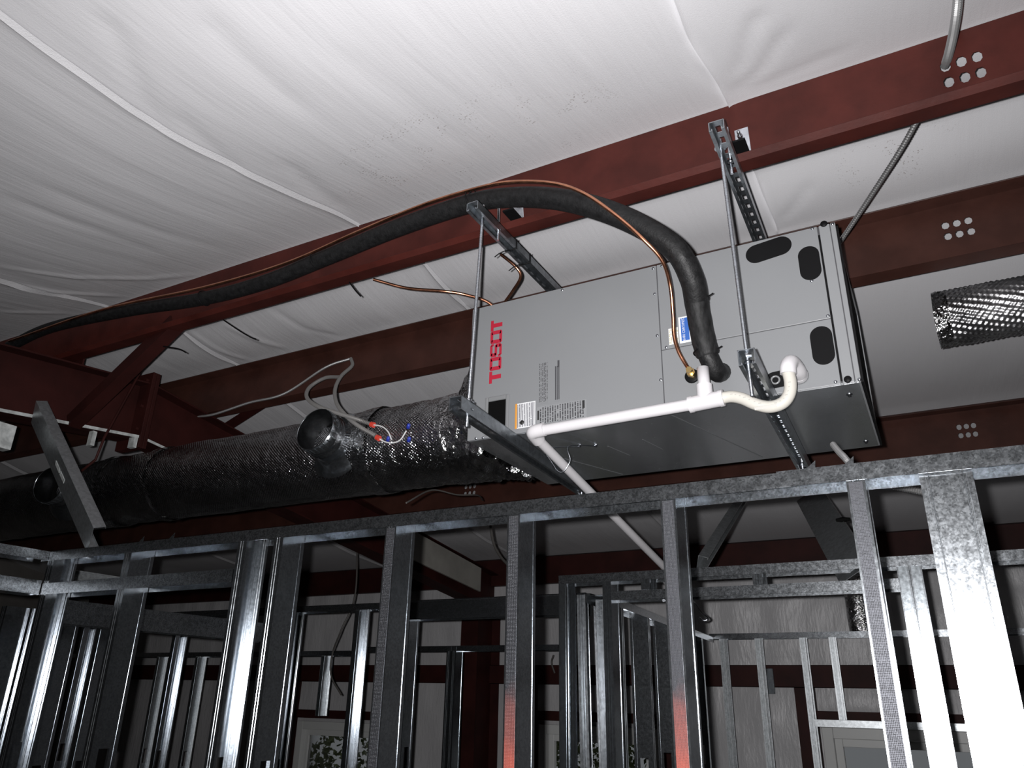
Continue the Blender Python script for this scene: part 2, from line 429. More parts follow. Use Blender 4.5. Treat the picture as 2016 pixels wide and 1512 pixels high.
tag(ceil, 'white vinyl insulation blanket sagging between the roof purlins', None, None, 'structure')
struct('floor', MB().box((XL, -7.1, -.1), (XR, 6.4, 0)), 'concrete', 'grey concrete slab floor')
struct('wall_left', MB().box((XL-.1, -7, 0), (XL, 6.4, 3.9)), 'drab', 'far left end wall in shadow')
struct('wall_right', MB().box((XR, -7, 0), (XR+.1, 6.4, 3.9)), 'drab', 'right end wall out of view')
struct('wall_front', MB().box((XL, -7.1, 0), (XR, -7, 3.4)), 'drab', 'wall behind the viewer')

def wx(px, py=1440): return round(at('y', YB, px, py).x/.05)*.05
WIN = []
for (pl, py, w) in ((591, 1422, 1.0), (1058, 1424, 1.0), (1622, 1432, 1.0), ):
    p = at('y', YB, pl, py); x0 = round(p.x/.05)*.05
    WIN.append((x0, x0+w, .55, round((p.z)/.05)*.05))
def inwin(x, z):
    return any(a-1e-4 <= x < b-1e-4 and c-1e-4 <= z < d-1e-4 for a, b, c, d in WIN)
wxs = [XL+.05*i for i in range(int(round((XR-XL)/.05))+1)]; wzs = [.05*i for i in range(66)]
def wally(x, z):
    e = abs(sin(pi*(z-.25)/1.05))
    near = min([max(abs(x-(a+b)/2)-(b-a)/2, abs(z-(c+d)/2)-(d-c)/2) for a, b, c, d in WIN])
    k = min(1, max(0, near/.12))
    return YB-k*(.035*e*(.7+.6*fbm(x*1.5, z*1.5))+.012*fbm(x*7, z*2.0)+.006*fbm(x*16, z*9))
wmb = MB(); n = len(wxs)
wmb.v = [(x, wally(x, z), z) for z in wzs for x in wxs]
for j in range(len(wzs)-1):
    for i in range(n-1):
        if not inwin(wxs[i], wzs[j]):
            wmb.sm.add(len(wmb.f)); wmb.f.append((j*n+i, j*n+i+1, (j+1)*n+i+1, (j+1)*n+i))
wb = wmb.build('wall_back', 'wallv', None, 0, False)
tag(wb, 'white vinyl insulated back wall with windows', None, None, 'structure')
for k, (a, b, c, d) in enumerate(WIN):
    w = MB()
    for (x0, x1, z0, z1) in ((a, a+.07, c, d), (b-.07, b, c, d), (a+.07, b-.07, d-.07, d), (a+.07, b-.07, c, c+.07)):
        w.box((x0, YB-.03, z0), (x1, YB+.09, z1))
    wo = w.build('window_%d' % (k+1), 'frame', None, .004)
    tag(wo, ['white framed window seen between the far left studs', 'white framed window behind the middle studs', 'white framed window under the ribbed metal header at lower right'][k], None, None, 'structure')
    s = MB(); m = (c+d)/2
    for (x0, x1, z0, z1) in ((a+.07, a+.12, c+.07, d-.07), (b-.12, b-.07, c+.07, d-.07), (a+.12, b-.12, d-.12, d-.07), (a+.12, b-.12, m-.025, m+.025), (a+.12, b-.12, c+.07, c+.12)):
        s.box((x0, YB+.01, z0), (x1, YB+.06, z1))
    wo_s = s.build('sash', 'frame', wo, .003)
    MB().box((a+.12, YB+.03, c+.12), (b-.12, YB+.034, m-.025)).build('pane', 'glass', wo_s)
    MB().box((a+.12, YB+.03, m+.025), (b-.12, YB+.034, d-.12)).build('pane', 'glass', wo_s)
# outside
struct('ground', MB().box((XL-4, 6.45, -.3), (XR+4, 22, -.15)), 'grass', 'pale grass outside the windows')
def shrub(x, y, r, h, lab):
    o = MB(); V = []; F = []
    for i in range(1600):
        a = random.uniform(0, 2*pi); b = random.uniform(-.2, 1); q = random.uniform(.75, 1.05)
        p = Vector((x+r*q*cos(a)*sqrt(max(0, 1-b*b*.9)), y+r*q*sin(a)*sqrt(max(0, 1-b*b*.9)), -.15+h*(.45+.5*b)))
        u = Vector((random.gauss(0, 1), random.gauss(0, 1), random.gauss(0, 1))).normalized(); w = u.orthogonal().normalized(); s_ = random.uniform(.03, .065)
        k = len(V); V += [p-u*s_, p+w*s_*.5, p+u*s_, p-w*s_*.5]; F.append((k, k+1, k+2, k+3))
    o.add(V, F); t = root('shrub', (x, y, -.15), lab, 'shrub', 'shrubs outside the windows')
    o.build('foliage', 'leaf', t); MB().tube([(x, y, -.16), (x+.05, y, h*.6)], [.06, .03], 8).build('stem', 'redd', t)
shrub(-7.2, 9.6, 1.1, 2.2, 'shrub outside the far left window'); shrub(-5.3, 12.4, .8, 1.9, 'low shrub outside, right of the far left window')
shrub(-3.3, 10.4, 1.0, 2.1, 'shrub outside the middle window'); shrub(-.6, 10.6, .9, 1.4, 'low shrub outside the right window')

# ------------------------------------------------------------------ purlins
TH = math.atan(.135); HP = .228
def zpurlin(name, yb, zb, slope, label, holes, mat, x0=XL, x1=XR):
    """slope=+1: on the near slope (bottom flange towards the viewer); -1: far slope"""
    t = root(name, (x0, yb, zb), label, 'purlin', 'roof purlins')
    up = Vector((0, -sin(TH)*slope, cos(TH))); fl_ = Vector((0, -cos(TH)*slope, -sin(TH))) # flange direction of the bottom flange
    o = Vector((0, yb, zb)); th = .0024
    # web with real lap holes
    def P(x, h, d=0.): return o+Vector((x, 0, 0))+up*h+fl_*d
    w = MB()
    spans = []; xa = x0
    for hx in holes:
        spans.append((xa, hx-.012, None)); xa = hx+.012
        spans.append((hx-.012, hx+.012, 1))
    spans.append((xa, x1, None))
    for a, b, hh in spans:
        if b <= a: continue
        segs = [(0, HP)] if hh is None else [(0, .075), (.105, .123), (.153, HP)]
        for s0, s1 in segs:
            c = (P(a, s0)+P(b, s1))/2
            w.obox(c, ((b-a)/2, 0, 0), up*((s1-s0)/2), fl_*(th/2))
    for hx in holes:                      # rounded corners of the lap holes
        for h0, h1 in ((.075, .105), (.123, .153)):
            for sx_, hh, sh_ in ((-1, h0, 1), (1, h0, 1), (-1, h1, -1), (1, h1, -1)):
                a_, b_, c_ = P(hx+sx_*.0121, hh-.0005*sh_), P(hx+sx_*.0121-sx_*.0075, hh-.0005*sh_), P(hx+sx_*.0121, hh+.0085*sh_)
                k_ = fl_*(th/2); w.add([a_-k_, b_-k_, c_-k_, a_+k_, b_+k_, c_+k_], [(0, 1, 2), (3, 5, 4), (0, 3, 4, 1), (1, 4, 5, 2), (2, 5, 3, 0)])
    w.build('web', mat, t)
    f = MB(); pr_ = sheet([(0, 0), (.062, 0), (.078, .016)], th)
    f.extr(pr_, o+Vector((x0, 0, 0)), o+Vector((x1, 0, 0)), fl_, up)
    f.build('bottom_flange', mat, t)
    g = MB(); q = o+up*HP
    g.extr(sheet([(0, 0), (-.062, 0), (-.078, -.016)], th), q+Vector((x0, 0, 0)), q+Vector((x1, 0, 0)), fl_, up)
    g.build('top_flange', mat, t)
    for hx in (x0+1.1, -2.05, -1.62, -.52, .62, 1.4):        # little clips and screw tips along the top flange
        MB().obox(P(hx, HP-.012, -.012 if slope > 0 else .012), (.0015, 0, 0), up*.014, fl_*.002).build('screw_tip', 'zinc', t)
    return t
p1 = zpurlin('roof_purlin', 1.92, 3.530, 1, 'nearest deep red purlin with the black hose draped along it', [.245, .282, .318], 'red')
p2 = zpurlin('roof_purlin', 2.69, 3.521, -1, 'red-brown purlin just behind the grey air handler', [.233, .268, .303], 'brown')
p3 = zpurlin('roof_purlin', 4.36, 3.296, -1, 'red-brown purlin under the air handler, just above the stud wall track', [-2.75, -2.715, -2.68, .235, .268, .30], 'brown')
p0 = zpurlin('roof_purlin', .32, 3.315, 1, 'red purlin overhead above the viewer', [], 'red')
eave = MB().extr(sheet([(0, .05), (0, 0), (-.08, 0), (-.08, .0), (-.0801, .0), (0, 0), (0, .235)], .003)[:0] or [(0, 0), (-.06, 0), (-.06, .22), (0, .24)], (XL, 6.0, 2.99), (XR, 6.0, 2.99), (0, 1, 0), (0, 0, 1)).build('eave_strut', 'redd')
tag(eave, 'dark red eave beam along the top of the back wall', 'beam')

# girts and window framing on the back wall
def bar(name, a, b, mat, label, cat, group=None):
    o = MB().box(a, b).build(name, mat, None, .003); return tag(o, label, cat, group)
gt = at('y', 5.95, 1440, 1309).z; gb_ = at('y', 5.95, 1440, 1352).z
g = root('wall_girt', (XL, 5.95, gb_), 'red horizontal girt across the insulated back wall', 'girt')
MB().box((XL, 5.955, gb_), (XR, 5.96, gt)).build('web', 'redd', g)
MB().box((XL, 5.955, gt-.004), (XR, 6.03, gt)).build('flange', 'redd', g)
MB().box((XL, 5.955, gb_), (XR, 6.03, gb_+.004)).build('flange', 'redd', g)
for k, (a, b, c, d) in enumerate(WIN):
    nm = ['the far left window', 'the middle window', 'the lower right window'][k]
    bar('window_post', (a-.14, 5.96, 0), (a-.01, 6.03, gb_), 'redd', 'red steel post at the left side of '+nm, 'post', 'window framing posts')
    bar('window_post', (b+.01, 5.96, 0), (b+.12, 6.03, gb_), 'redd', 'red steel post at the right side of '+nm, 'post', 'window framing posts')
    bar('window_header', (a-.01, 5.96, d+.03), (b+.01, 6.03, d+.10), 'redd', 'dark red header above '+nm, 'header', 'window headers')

# ------------------------------------------------------------------ rafter frame
RX = -3.43
def rafter(name, pts, depth0, depth1, label):
    """pts: (y0,ztop0),(y1,ztop1); the web hangs below"""
    (y0, z0), (y1, z1) = pts; t = root(name, (RX, y0, z0-depth0), label, 'rafter', 'red rafters of the main frame')
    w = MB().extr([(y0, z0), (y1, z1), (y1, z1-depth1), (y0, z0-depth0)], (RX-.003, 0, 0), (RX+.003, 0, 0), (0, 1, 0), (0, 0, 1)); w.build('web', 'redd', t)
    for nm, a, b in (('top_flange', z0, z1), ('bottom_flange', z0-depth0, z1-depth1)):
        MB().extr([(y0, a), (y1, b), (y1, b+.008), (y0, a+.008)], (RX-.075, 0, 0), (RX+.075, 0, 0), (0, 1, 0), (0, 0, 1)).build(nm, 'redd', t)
    return t
r1 = rafter('rafter', ((-3.5, 2.86), (2.295, 3.538)), .30, .287, 'dark red rafter at left, near side of the ridge')
r2 = rafter('rafter', ((2.315, 3.538), (6.0, 3.07)), .287, .30, 'dark red rafter at left, beyond the ridge splice')
def raf_b(y): return 2.56+(y+3.5)/(5.795)*(3.251-2.56)
MB().extr([(-3.5, raf_b(-3.5)-.002), (2.29, raf_b(2.29)-.002), (2.29, raf_b(2.29)+.012), (-3.5, raf_b(-3.5)+.012)], (RX+.075, 0, 0), (RX+.079, 0, 0), (0, 1, 0), (0, 0, 1)).build('painted_flange_edge', 'white_over', r1)
MB().extr([(2.33, 3.247), (2.85, 3.185), (2.85, 3.197), (2.33, 3.259)], (RX+.075, 0, 0), (RX+.079, 0, 0), (0, 1, 0), (0, 0, 1)).build('painted_flange_edge', 'white_over', r2)
for t, y0, y1 in ((r1, 2.283, 2.304), (r2, 2.306, 2.327)):
    MB().box((RX-.09, y0, 3.2), (RX+.09, y1, 3.60)).build('end_plate', 'redd', t, .002)
for z in (3.23, 3.30, 3.42, 3.56):
    MB().cyl((RX+.055, 2.268, z), (RX+.055, 2.345, z), .011, 6).build('bolt', 'redd', r1)
MB().box((RX+.04, 2.26, 3.195), (RX+.08, 2.28, 3.25)).build('white_bracket', 'white_over', r1)
MB().box((RX+.03, 2.06, 3.15), (RX+.06, 2.08, 3.22)).build('white_bracket', 'white_over', r1)
MB().extr([(4.3, 3.05), (5.6, 2.90), (5.6, 3.09), (4.3, 3.26)], (RX+.08, 0, 0), (RX+.1, 0, 0), (0, 1, 0), (0, 0, 1)).build('beige_plate', 'beige', r2, .002)
wq = at('x', RX+.11, 6, 858)
MB().box((RX+.075, wq.y-.06, wq.z-.055), (RX+.13, wq.y+.035, wq.z+.05)).build('white_bracket', 'white_over', r1, .003)
# purlin clips on top of the rafter
MB().box((RX-.06, 1.93, 3.5), (RX+.06, 1.938, 3.68)).build('purlin_clip', 'redd', r1)
# column at the back
col = root('steel_column', (RX, 5.8, 0), 'dark red steel column at the end of the rafter', 'column')
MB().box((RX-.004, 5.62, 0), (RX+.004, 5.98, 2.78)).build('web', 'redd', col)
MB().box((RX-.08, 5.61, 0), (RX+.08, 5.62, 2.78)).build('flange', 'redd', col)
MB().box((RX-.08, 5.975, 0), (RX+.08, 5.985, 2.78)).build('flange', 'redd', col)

def angle_bar(name, p0, p1, w, th, mat, u=None, flip=1):
    """L section from p0 to p1"""
    p0, p1 = Vector(p0), Vector(p1); d = (p1-p0).normalized(); u = Vector(u) if u else Vector((0, 0, 1))
    u = (u-d*u.dot(d)).normalized(); v = d.cross(u)*flip
    return MB().extr(sheet([(0, w), (0, 0), (w, 0)], th), p0, p1, u, v)
br = angle_bar('flange_brace', at('y', 1.87, 338, 640), at('x', RX+.07, 132, 838), .06, .006, 'redd', (0, 0, 1)).build('flange_brace', 'redd')
tag(br, 'dark red angle brace from the near purlin down to the rafter', 'brace')
br = angle_bar('flange_brace', at('y', 2.73, 620, 730), at('y', 2.9, 400, 870), .035, .005, 'redd', (0, 0, 1)).build('flange_brace', 'redd')
tag(br, 'slim dark red brace slanting below the brown purlin above the duct', 'brace')
rd = MB().tube([at('x', RX+.12, 282, 722), at('x', RX+.12, 205, 862), at('y', 2.05, 188, 905), at('y', 2.1, 140, 944)], .006, 8).build('tie_rod', 'redd')
tag(rd, 'thin rusty tie rod slanting in front of the rafter', 'rod')

# ------------------------------------------------------------------ steel stud framing
SW, SF, ST = .092, .034, .0011
FLP = [(0, 0), (.009, 0), (.0105, .0014), (.0145, .0014), (.016, 0), (.0185, 0), (.020, .0014), (.024, .0014), (.0255, 0), (SF, 0), (SF, .007)]
def stud_mesh(open_x=-1, z0=0., z1=2.53, holes=(1.87, 1.26, .65), w=SW):
    """C stud, flanges facing -y/+y. open_x=-1: web on the +x side"""
    s = MB(); L = []
    def fx(a): return a if open_x > 0 else SF-a
    for sgn in (1, -1):
        path = [(0, .012)]+FLP if sgn > 0 else [(0, .012)]+FLP
        prof = sheet(path, -ST)
        prof = [(fx(a), b if sgn > 0 else w-b) for a, b in prof]
        s.extr(prof, (0, 0, z0), (0, 0, z1), (1, 0, 0), (0, 1, 0))
    xw = fx(0); xa, xb = (xw, xw+ST) if open_x > 0 else (xw-ST, xw)
    c = w/2; hw = .019; hh = .052
    s.box((xa, .011, z0), (xb, c-hw, z1)); s.box((xa, c+hw, z0), (xb, w-.011, z1))
    zz = z0
    for h in sorted(holes):
        if h-hh < z0+.03 or h+hh > z1-.03: continue
        s.box((xa, c-hw, zz), (xb, c+hw, h-hh)); zz = h+hh
    s.box((xa, c-hw, zz), (xb, c+hw, z1))
    return s
def stud(x, y, z1, label, open_x=-1, z0=0., group='front wall studs', mat='galv', rot=0., holes=(1.87, 1.26, .65), lean=None, knurl=None, w=SW):
    o = stud_mesh(open_x, z0, z1, holes, w).build('metal_stud', mat)
    o.location = (x, y, 0); o.rotation_euler = (0, 0, rot)
    if lean: o.rotation_euler = (lean[0], lean[1], rot)
    tag(o, label, 'stud', group)
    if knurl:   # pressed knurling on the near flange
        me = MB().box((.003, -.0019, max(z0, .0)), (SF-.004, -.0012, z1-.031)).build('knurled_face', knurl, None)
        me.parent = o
    return o
def track(x0, x1, y, ztop, label, w=.094, lip=.034, mat='galv_t', group='wall tracks', down=1):
    s = MB().extr(sheet([(0, -lip*down), (0, 0), (w, 0), (w, -lip*down)], -.0012*down), (x0, y, ztop), (x1, y, ztop), (0, 1, 0), (0, 0, 1))
    return tag(s.build('track', mat), label, 'track', group)
FY = 1.71; ZT = 2.567
ft = root('top_track', (-2.93, FY, ZT), 'front wall top track running under the air handler', 'track', 'wall tracks')
def trackpart(nm, x0, x1, y, ztop, parent, w=.094, lip=.034, mat='galv_t'):
    return MB().extr(sheet([(0, -lip), (0, 0), (w, 0), (w, -lip)], -.0012), (x0, y, ztop), (x1, y, ztop), (0, 1, 0), (0, 0, 1)).build(nm, mat, parent)
trackpart('channel', -2.93, -.24, FY, ZT, ft); trackpart('channel', -.27, 1.6, FY-.0025, ZT+.0025, ft, .099, .036)
for xx in (-2.52, -2.36, -.245, -.165):       # torn pieces of flange sticking up
    s = MB().extr([(0, 0), (.05, 0), (.047, .015), (.05, .04)], (0, FY+.075, 0), (0, FY+.0765, 0), (1, 0, 0), (0, 0, 1)); o = s.build('bent_tab', 'galv_t', ft)
    o.location = (xx, 0, ZT); o.matrix_parent_inverse = Matrix.Translation(ft.location).inverted()
zs = ZT-.006
fs = [(-.131, 'rightmost narrow stud in the front wall, left of the wide bright stud', 'knurl'), (-.536, 'knurled front wall stud below the drain tee, red glow painted into the colour at its foot', 'knurl_red_glow'),
      (-.943, 'knurled front wall stud in the centre, orange-red glow painted into the colour at its foot', 'knurl_red_glow'), (-1.332, 'front wall stud below the round takeoff collar', 'knurl'),
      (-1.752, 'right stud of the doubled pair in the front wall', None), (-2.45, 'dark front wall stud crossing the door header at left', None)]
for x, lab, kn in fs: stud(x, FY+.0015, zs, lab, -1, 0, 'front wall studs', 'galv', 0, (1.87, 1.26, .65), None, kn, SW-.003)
stud(-1.905, FY+.0015, zs, 'bright open-sided stud of the doubled pair in the front wall', 1, 0, 'front wall studs', 'galv', 0, (1.87, 1.26), None, None, SW-.003)
stud(-2.885, FY+.0015, zs, 'corner stud at the left end of the front wall', 1, 0, 'front wall studs', 'galv', 0, (1.87,), None, None, SW-.003)
# wide stud whose web faces the viewer
o = stud(.0, 0, ZT-.036, 'wide bright stud with its flat web facing the viewer at right', 1, 0, 'front wall studs', 'galv_t', 0, (1.2,), None, None, SW)
o.location = (.098, FY+.012, 0); o.rotation_euler = (0, 0, pi/2)
for yy in (.010, .0155, .0765, .082):
    rb = MB().tube([(-.0002, yy, 0), (-.0002, yy, ZT-.036)], .0011, 6).build('web_rib', 'strut'); rb.parent = o
# header of the opening at left
zh = at('y', FY, 400, 1124).z
hd = track(-2.89, -1.91, FY-.001, zh, 'door header track between the corner and the doubled studs', .096, .04)
# wall that comes towards the viewer at the left corner
tr2 = MB().extr(sheet([(0, -.034), (0, 0), (.094, 0), (.094, -.034)], -.0012), (-2.98, FY-.001, ZT), (-2.98, .2, ZT), (1, 0, 0), (0, 0, 1)).build('track', 'galv_t')
tag(tr2, 'top track of the wall coming forward at the far left', 'track', 'wall tracks')
tr3 = MB().extr(sheet([(0, .05), (0, 0), (.094, 0), (.094, .05)], .0012), (-2.98, FY-.004, zh-.04), (-2.98, .2, zh-.04), (1, 0, 0), (0, 0, 1)).build('track', 'galv_t')
tag(tr3, 'header track of the wall coming forward at the far left', 'track', 'wall tracks')
pl = MB().extr(sheet([(0, -.085), (0, 0), (.09, 0), (.09, -.085)], -.0012), (-2.985, FY+.1, zh-.045), (-2.985, 2.9, zh-.045), (1, 0, 0), (0, 0, 1)).build('track', 'galv_t')
tag(pl, 'deep header track running back from the left corner', 'track', 'wall tracks')

# second row (B1): room behind at right
BY = 2.93
track(-1.37, 1.4, BY, ZT, 'top track of the second wall, behind the front wall at right')
zh1 = 2.494
track(-1.14, -.11, BY-.001, zh1, 'header track below the second wall top track', .096, .034)
for px, lab in ((1262, 'short cripple stud left of the header centre in the second wall'), (1482, 'short cripple stud over the middle of the second wall header')):
    stud(at('y', BY, px, 1140).x, BY+.0015, ZT-.004, lab, 1, zh1+.002, 'second wall studs', 'galv', 0, (), None, None, SW-.003)
stud(-1.369, BY+.0015, ZT-.004, 'bright ribbed corner stud at the left end of the second wall', 1, 0, 'second wall studs', 'galv', 0, (1.8,), None, 'galv_s', SW-.003)
stud(-1.176, BY+.0015, ZT-.004, 'stud with a bent tab at the left of the second wall header', -1, 0, 'second wall studs', 'galv', 0, (1.8,), None, None, SW-.003)
stud(-.109, BY+.0015, ZT-.004, 'left of two bright jamb studs in the second wall at right', -1, 0, 'second wall studs', 'galv', 0, (1.8,), None, 'galv_s', SW-.003)
stud(-.070, BY+.0015, ZT-.004, 'right of two bright jamb studs in the second wall at right', 1, 0, 'second wall studs', 'galv', 0, (1.8,), None, 'galv_s', SW-.003)
stud(-1.31, BY+.11, 2.50, 'loose stud leaning in the corner of the second wall', -1, 0, 'second wall studs', 'galv', .25, (1.8,), (0, -.010))
stud(-1.255, BY+.22, 2.49, 'second loose stud leaning in the corner of the second wall', -1, 0, 'second wall studs', 'galv', .5, (1.8,), (0, -.016))
# side wall running back from it
A0, A1 = Vector((-1.205, 3.06, 2.5)), Vector((-1.395, 5.45, 2.5)); du = (A1-A0).normalized(); sx = Vector((du.y, -du.x, 0))
s = MB().extr(sheet([(0, -.034), (0, 0), (.094, 0), (.094, -.034)], -.0012), A0, A1, -sx, (0, 0, 1)).build('track', 'galv_t'); tag(s, 'top track of the partition running back to the rear wall', 'track', 'wall tracks')
ang = atan2(du.x, du.y)
for k, tt in enumerate((.08, .27, .46, .65, .83)):
    p = A0.lerp(A1, tt)
    o = stud(0, 0, 2.495, ['first', 'second', 'third', 'fourth', 'fifth'][k]+' stud from the front in the partition running back, flat side to the viewer', 1, 0, 'partition studs', 'galv', 0, (1.8,), None, None, SW-.003)
    o.location = (p.x-sx.x*.0025, p.y, 0); o.rotation_euler = (0, 0, pi/2-ang)
# rear partition with window opening
RY = 5.45
zr = at('y', RY, 1500, 1246).z
track(-1.42, 1.5, RY, zr, 'top track of the rear partition in front of the back wall at right')
for px, lab in ((1416, 'left end stud of the rear partition'), (1486, 'second stud of the rear partition, beside the small steel plate'), (1574, 'rear partition stud at the left of the window opening')):
    stud(at('y', RY, px, 1262).x, RY+.0015, zr-.004, lab, 1, 0, 'rear partition studs', 'galv_r', 0, (1.7,), None, None, SW-.003)
xh = at('y', RY, 1632, 1262).x; zhd = at('y', RY, 1660, 1418).z
stud(xh, RY+.0015, zr-.004, 'short cripple stud above the rear window header', 1, zhd+.002, 'rear partition studs', 'galv_r', 0, (), None, None, SW-.003)
o = track(at('y', RY, 1600, 1420).x, .6, RY-.001, zhd, 'ribbed bright header track above the lower right window', .096, .04, 'galv_r')
o = MB().box((at('y', 5.94, 1504, 1320).x, 5.93, at('y', 5.94, 1510, 1366).z), (at('y', 5.94, 1522, 1320).x, 5.953, at('y', 5.94, 1510, 1316).z)).build('steel_plate', 'galv_s', None, .002)
tag(o, 'small grey steel plate fixed on the back wall girt', 'plate')
# middle/left second row (B2)
B2 = 3.5
track(-4.9, -1.47, B2, ZT, 'dark top track of the rear left wall, behind the front wall')
# box header over the opening
zb0 = at('y', B2, 900, 1217).z
tag(MB().extr(sheet([(0, 0), (0, .09), (.012, .1), (.08, .1), (.092, .09), (.092, 0)], .0012), (-2.56, B2-.001, zb0), (-1.5, B2-.001, zb0), (0, 1, 0), (0, 0, 1)).build('box_header', 'galv'), 'deep dark box header over the central doorway', 'header')
def X2(px, py=1240): return at('y', B2, px, py).x
stud(X2(795), B2+.0015, ZT-.004, 'left jamb stud of the central doorway', -1, 0, 'rear left wall studs', 'galv', 0, (1.8,), None, None, SW-.003)
stud(X2(566), B2+.0015, ZT-.004, 'bright ribbed stud in the rear left wall, right of the doubled front studs', 1, 0, 'rear left wall studs', 'galv', 0, (1.7,), None, 'galv_s', SW-.003)
stud(X2(696), B2+.0015, ZT-.004, 'bright ribbed stud in the rear left wall, left of the central doorway', 1, 0, 'rear left wall studs', 'galv', 0, (1.7,), None, 'galv_s', SW-.003)
stud(X2(342), B2+.0015, ZT-.004, 'bright ribbed stud in the rear left wall, left of the doubled front studs', 1, 0, 'rear left wall studs', 'galv', 0, (1.7,), None, 'galv_s', SW-.003)
stud(X2(160), B2+.0015, ZT-.004, 'bluish bright stud in the rear left wall, far left', 1, 0, 'rear left wall studs', 'galv', 0, (1.7,), None, 'galv_s', SW-.003)
# boxed pair in the far doorway jamb
B4 = 4.6
xj = at('y', B4, 880, 1280).x; zj = at('y', B4, 890, 1273).z
stud(xj, B4, zj, 'left half of the bright boxed studs beside the dark red column', 1, 0, 'boxed jamb studs', 'galv_s', 0, (1.6,))
stud(xj+.04, B4, zj, 'right half of the bright boxed studs beside the dark red column', -1, 0, 'boxed jamb studs', 'galv_s', 0, (1.6,))
track(at('y', B4, 700, 1275).x, at('y', B4, 1098, 1270).x, B4-.001, zj+.005, 'thin dark track behind the central doorway')
# far left row
B3 = 4.6
zt3 = at('y', B3, 500, 1283).z
track(-7.6, at('y', B3, 690, 1276).x, B3, zt3, 'low dark track in the far left background')
def X3(px): return at('y', B3, px, 1300).x
stud(X3(632), B3+.0015, zt3-.004, 'short hanging stud in the far left background', 1, at('y', B3, 635, 1410).z, 'far background studs', 'galv_r', 0, (), None, 'galv_s', SW-.003)
stud(X3(308), B3+.0015, zt3-.004, 'thin bright background stud left of the doubled front studs', 1, 0, 'far background studs', 'galv_r', 0, (1.6,), None, 'galv_s', SW-.003)
stud(X3(384), B3+.0015, zt3-.004, 'thin bright background stud just left of the doubled front studs', 1, 0, 'far background studs', 'galv_r', 0, (1.6,), None, 'galv_s', SW-.003)
stud(X3(68), B3+.0015, zt3-.004, 'thin bright background stud near the left edge', 1, 0, 'far background studs', 'galv_r', 0, (1.6,), None, 'galv_s', SW-.003)
# studs of the wall that turns at the left corner
for k, (px, py, yy, lab, opn, mm) in enumerate((
        (197, 1212, 2.35, 'cream bright stud beside the left corner opening', 1, 'galv_s'),
        (112, 1204, 2.1, 'dark flat stud under the left corner header', -1, 'galv'),
        (62, 1195, 1.95, 'dark stud left of the corner opening', -1, 'galv'),
        (6, 1190, 1.85, 'dark stud at the left edge of the picture', -1, 'galv'))):
    p = at('y', yy, px, py)
    stud(p.x, yy, min(p.z, zh-.05), lab, opn, 0, 'corner studs', 'galv' if mm == 'galv' else 'galv', 0, (1.75,), None, 'galv_s' if mm == 'galv_s' else None)

# diagonal stud braces
def brace(p0, p1, label, flip=1, u=(0, 0, 1), w=.08, fl_=.034, holes=()):
    p0, p1 = Vector(p0), Vector(p1); d = (p1-p0).normalized(); u = Vector(u); u = (u-d*u.dot(d)).normalized(); v = d.cross(u)*flip
    t = root('brace_stud', p1, label, 'brace', 'diagonal brace studs')
    MB().extr(sheet([(.007, fl_), (0, fl_), (0, 0), (w, 0), (w, fl_), (w-.007, fl_)], -.0014), p0, p1, v, u).build('channel', 'galv_r', t)
    for hh in holes:
        c = p0.lerp(p1, hh)+v*(w*.5)-u*.0016
        MB().obox(c, d*.03, v*.009, u*.0012).build('knockout', 'white_over', t)
    return t
brace(at('x', RX+.09, 62, 832), at('y', FY+.03, 172, 1087), 'galvanised brace stud slanting down from the rafter in front of the duct', 1, (.5, .85, 0), .11, .04, (.47, .55))
brace(at('y', 3.95, 1462, 975), at('y', BY+.05, 1372, 1118), 'slanted brace stud behind the front wall, dropping left to the second wall', 1, (.8, .6, .0), .05)
bA, bB = at('y', 3.9, 1612, 955), at('y', BY+.06, 1716, 1108)
uu = ((bA+bB)/2-CAM).normalized()+Vector((.03, 0, .03))
bw = brace(bA, bB, 'wide slanted brace stud with an oval hole above the second wall', -1, uu, .13)
cc = at('y', 3.4, 1660, 1023); MB().tube([cc-Vector((.028, 0, 0)), cc, cc+Vector((.028, 0, 0))], [.006, .011, .006], 12).build('oval_hole', 'dark', bw)
brace(at('y', 2.7, 136, 1122), at('y', 2.9, 250, 1140), 'short brace piece behind the front wall at the far left', 1, (0, -1, .1), .05)

# ------------------------------------------------------------------ the air handler
UX0, UX1, UY0, UY1, UZ0, UZ1 = -1.306, -.087, 2.075, 2.69, 2.89, 3.386
ah = root('air_handler', ((UX0+UX1)/2, (UY0+UY1)/2, UZ0), 'large grey air handler cabinet hung on struts below the red purlin', 'air handler')
U = lambda px, py, d=0.: at('y', UY0-d, px, py)
b = MB()
b.box((UX0, UY0+.004, UZ0+.002), (UX1-.012, UY1, UZ1))
b.build('cabinet', 'unit', ah, .002)
# bottom pan of bright sheet with raised break lines
MB().box((UX0+.003, UY0+.006, UZ0-.0015), (UX1-.006, UY1-.002, UZ0+.0025)).build('bottom_pan', 'pan', ah)
for (xa, ya, xb_, yb_) in ((-.62, UY0+.02, -.46, UY1-.03), (-1.2, UY0+.05, -.98, UY1-.02), (-.9, 2.32, -.87, 2.45), (-.77, 2.3, -.745, 2.43)):
    MB().tube([(xa, ya, UZ0-.001), (xb_, yb_, UZ0-.001)], .0022, 6).build('crease', 'pan', ah)
for (xa, ya) in ((-.125, 2.16), (-.125, 2.62), (-.98, 2.27), (-.93, 2.29)):
    MB().lathe((xa, ya, UZ0-.0015), (0, 0, -1), [(0, .009), (.002, .009), (.003, .005), (.008, .004), (.009, 0)], 8).build('screw', 'zinc', ah)
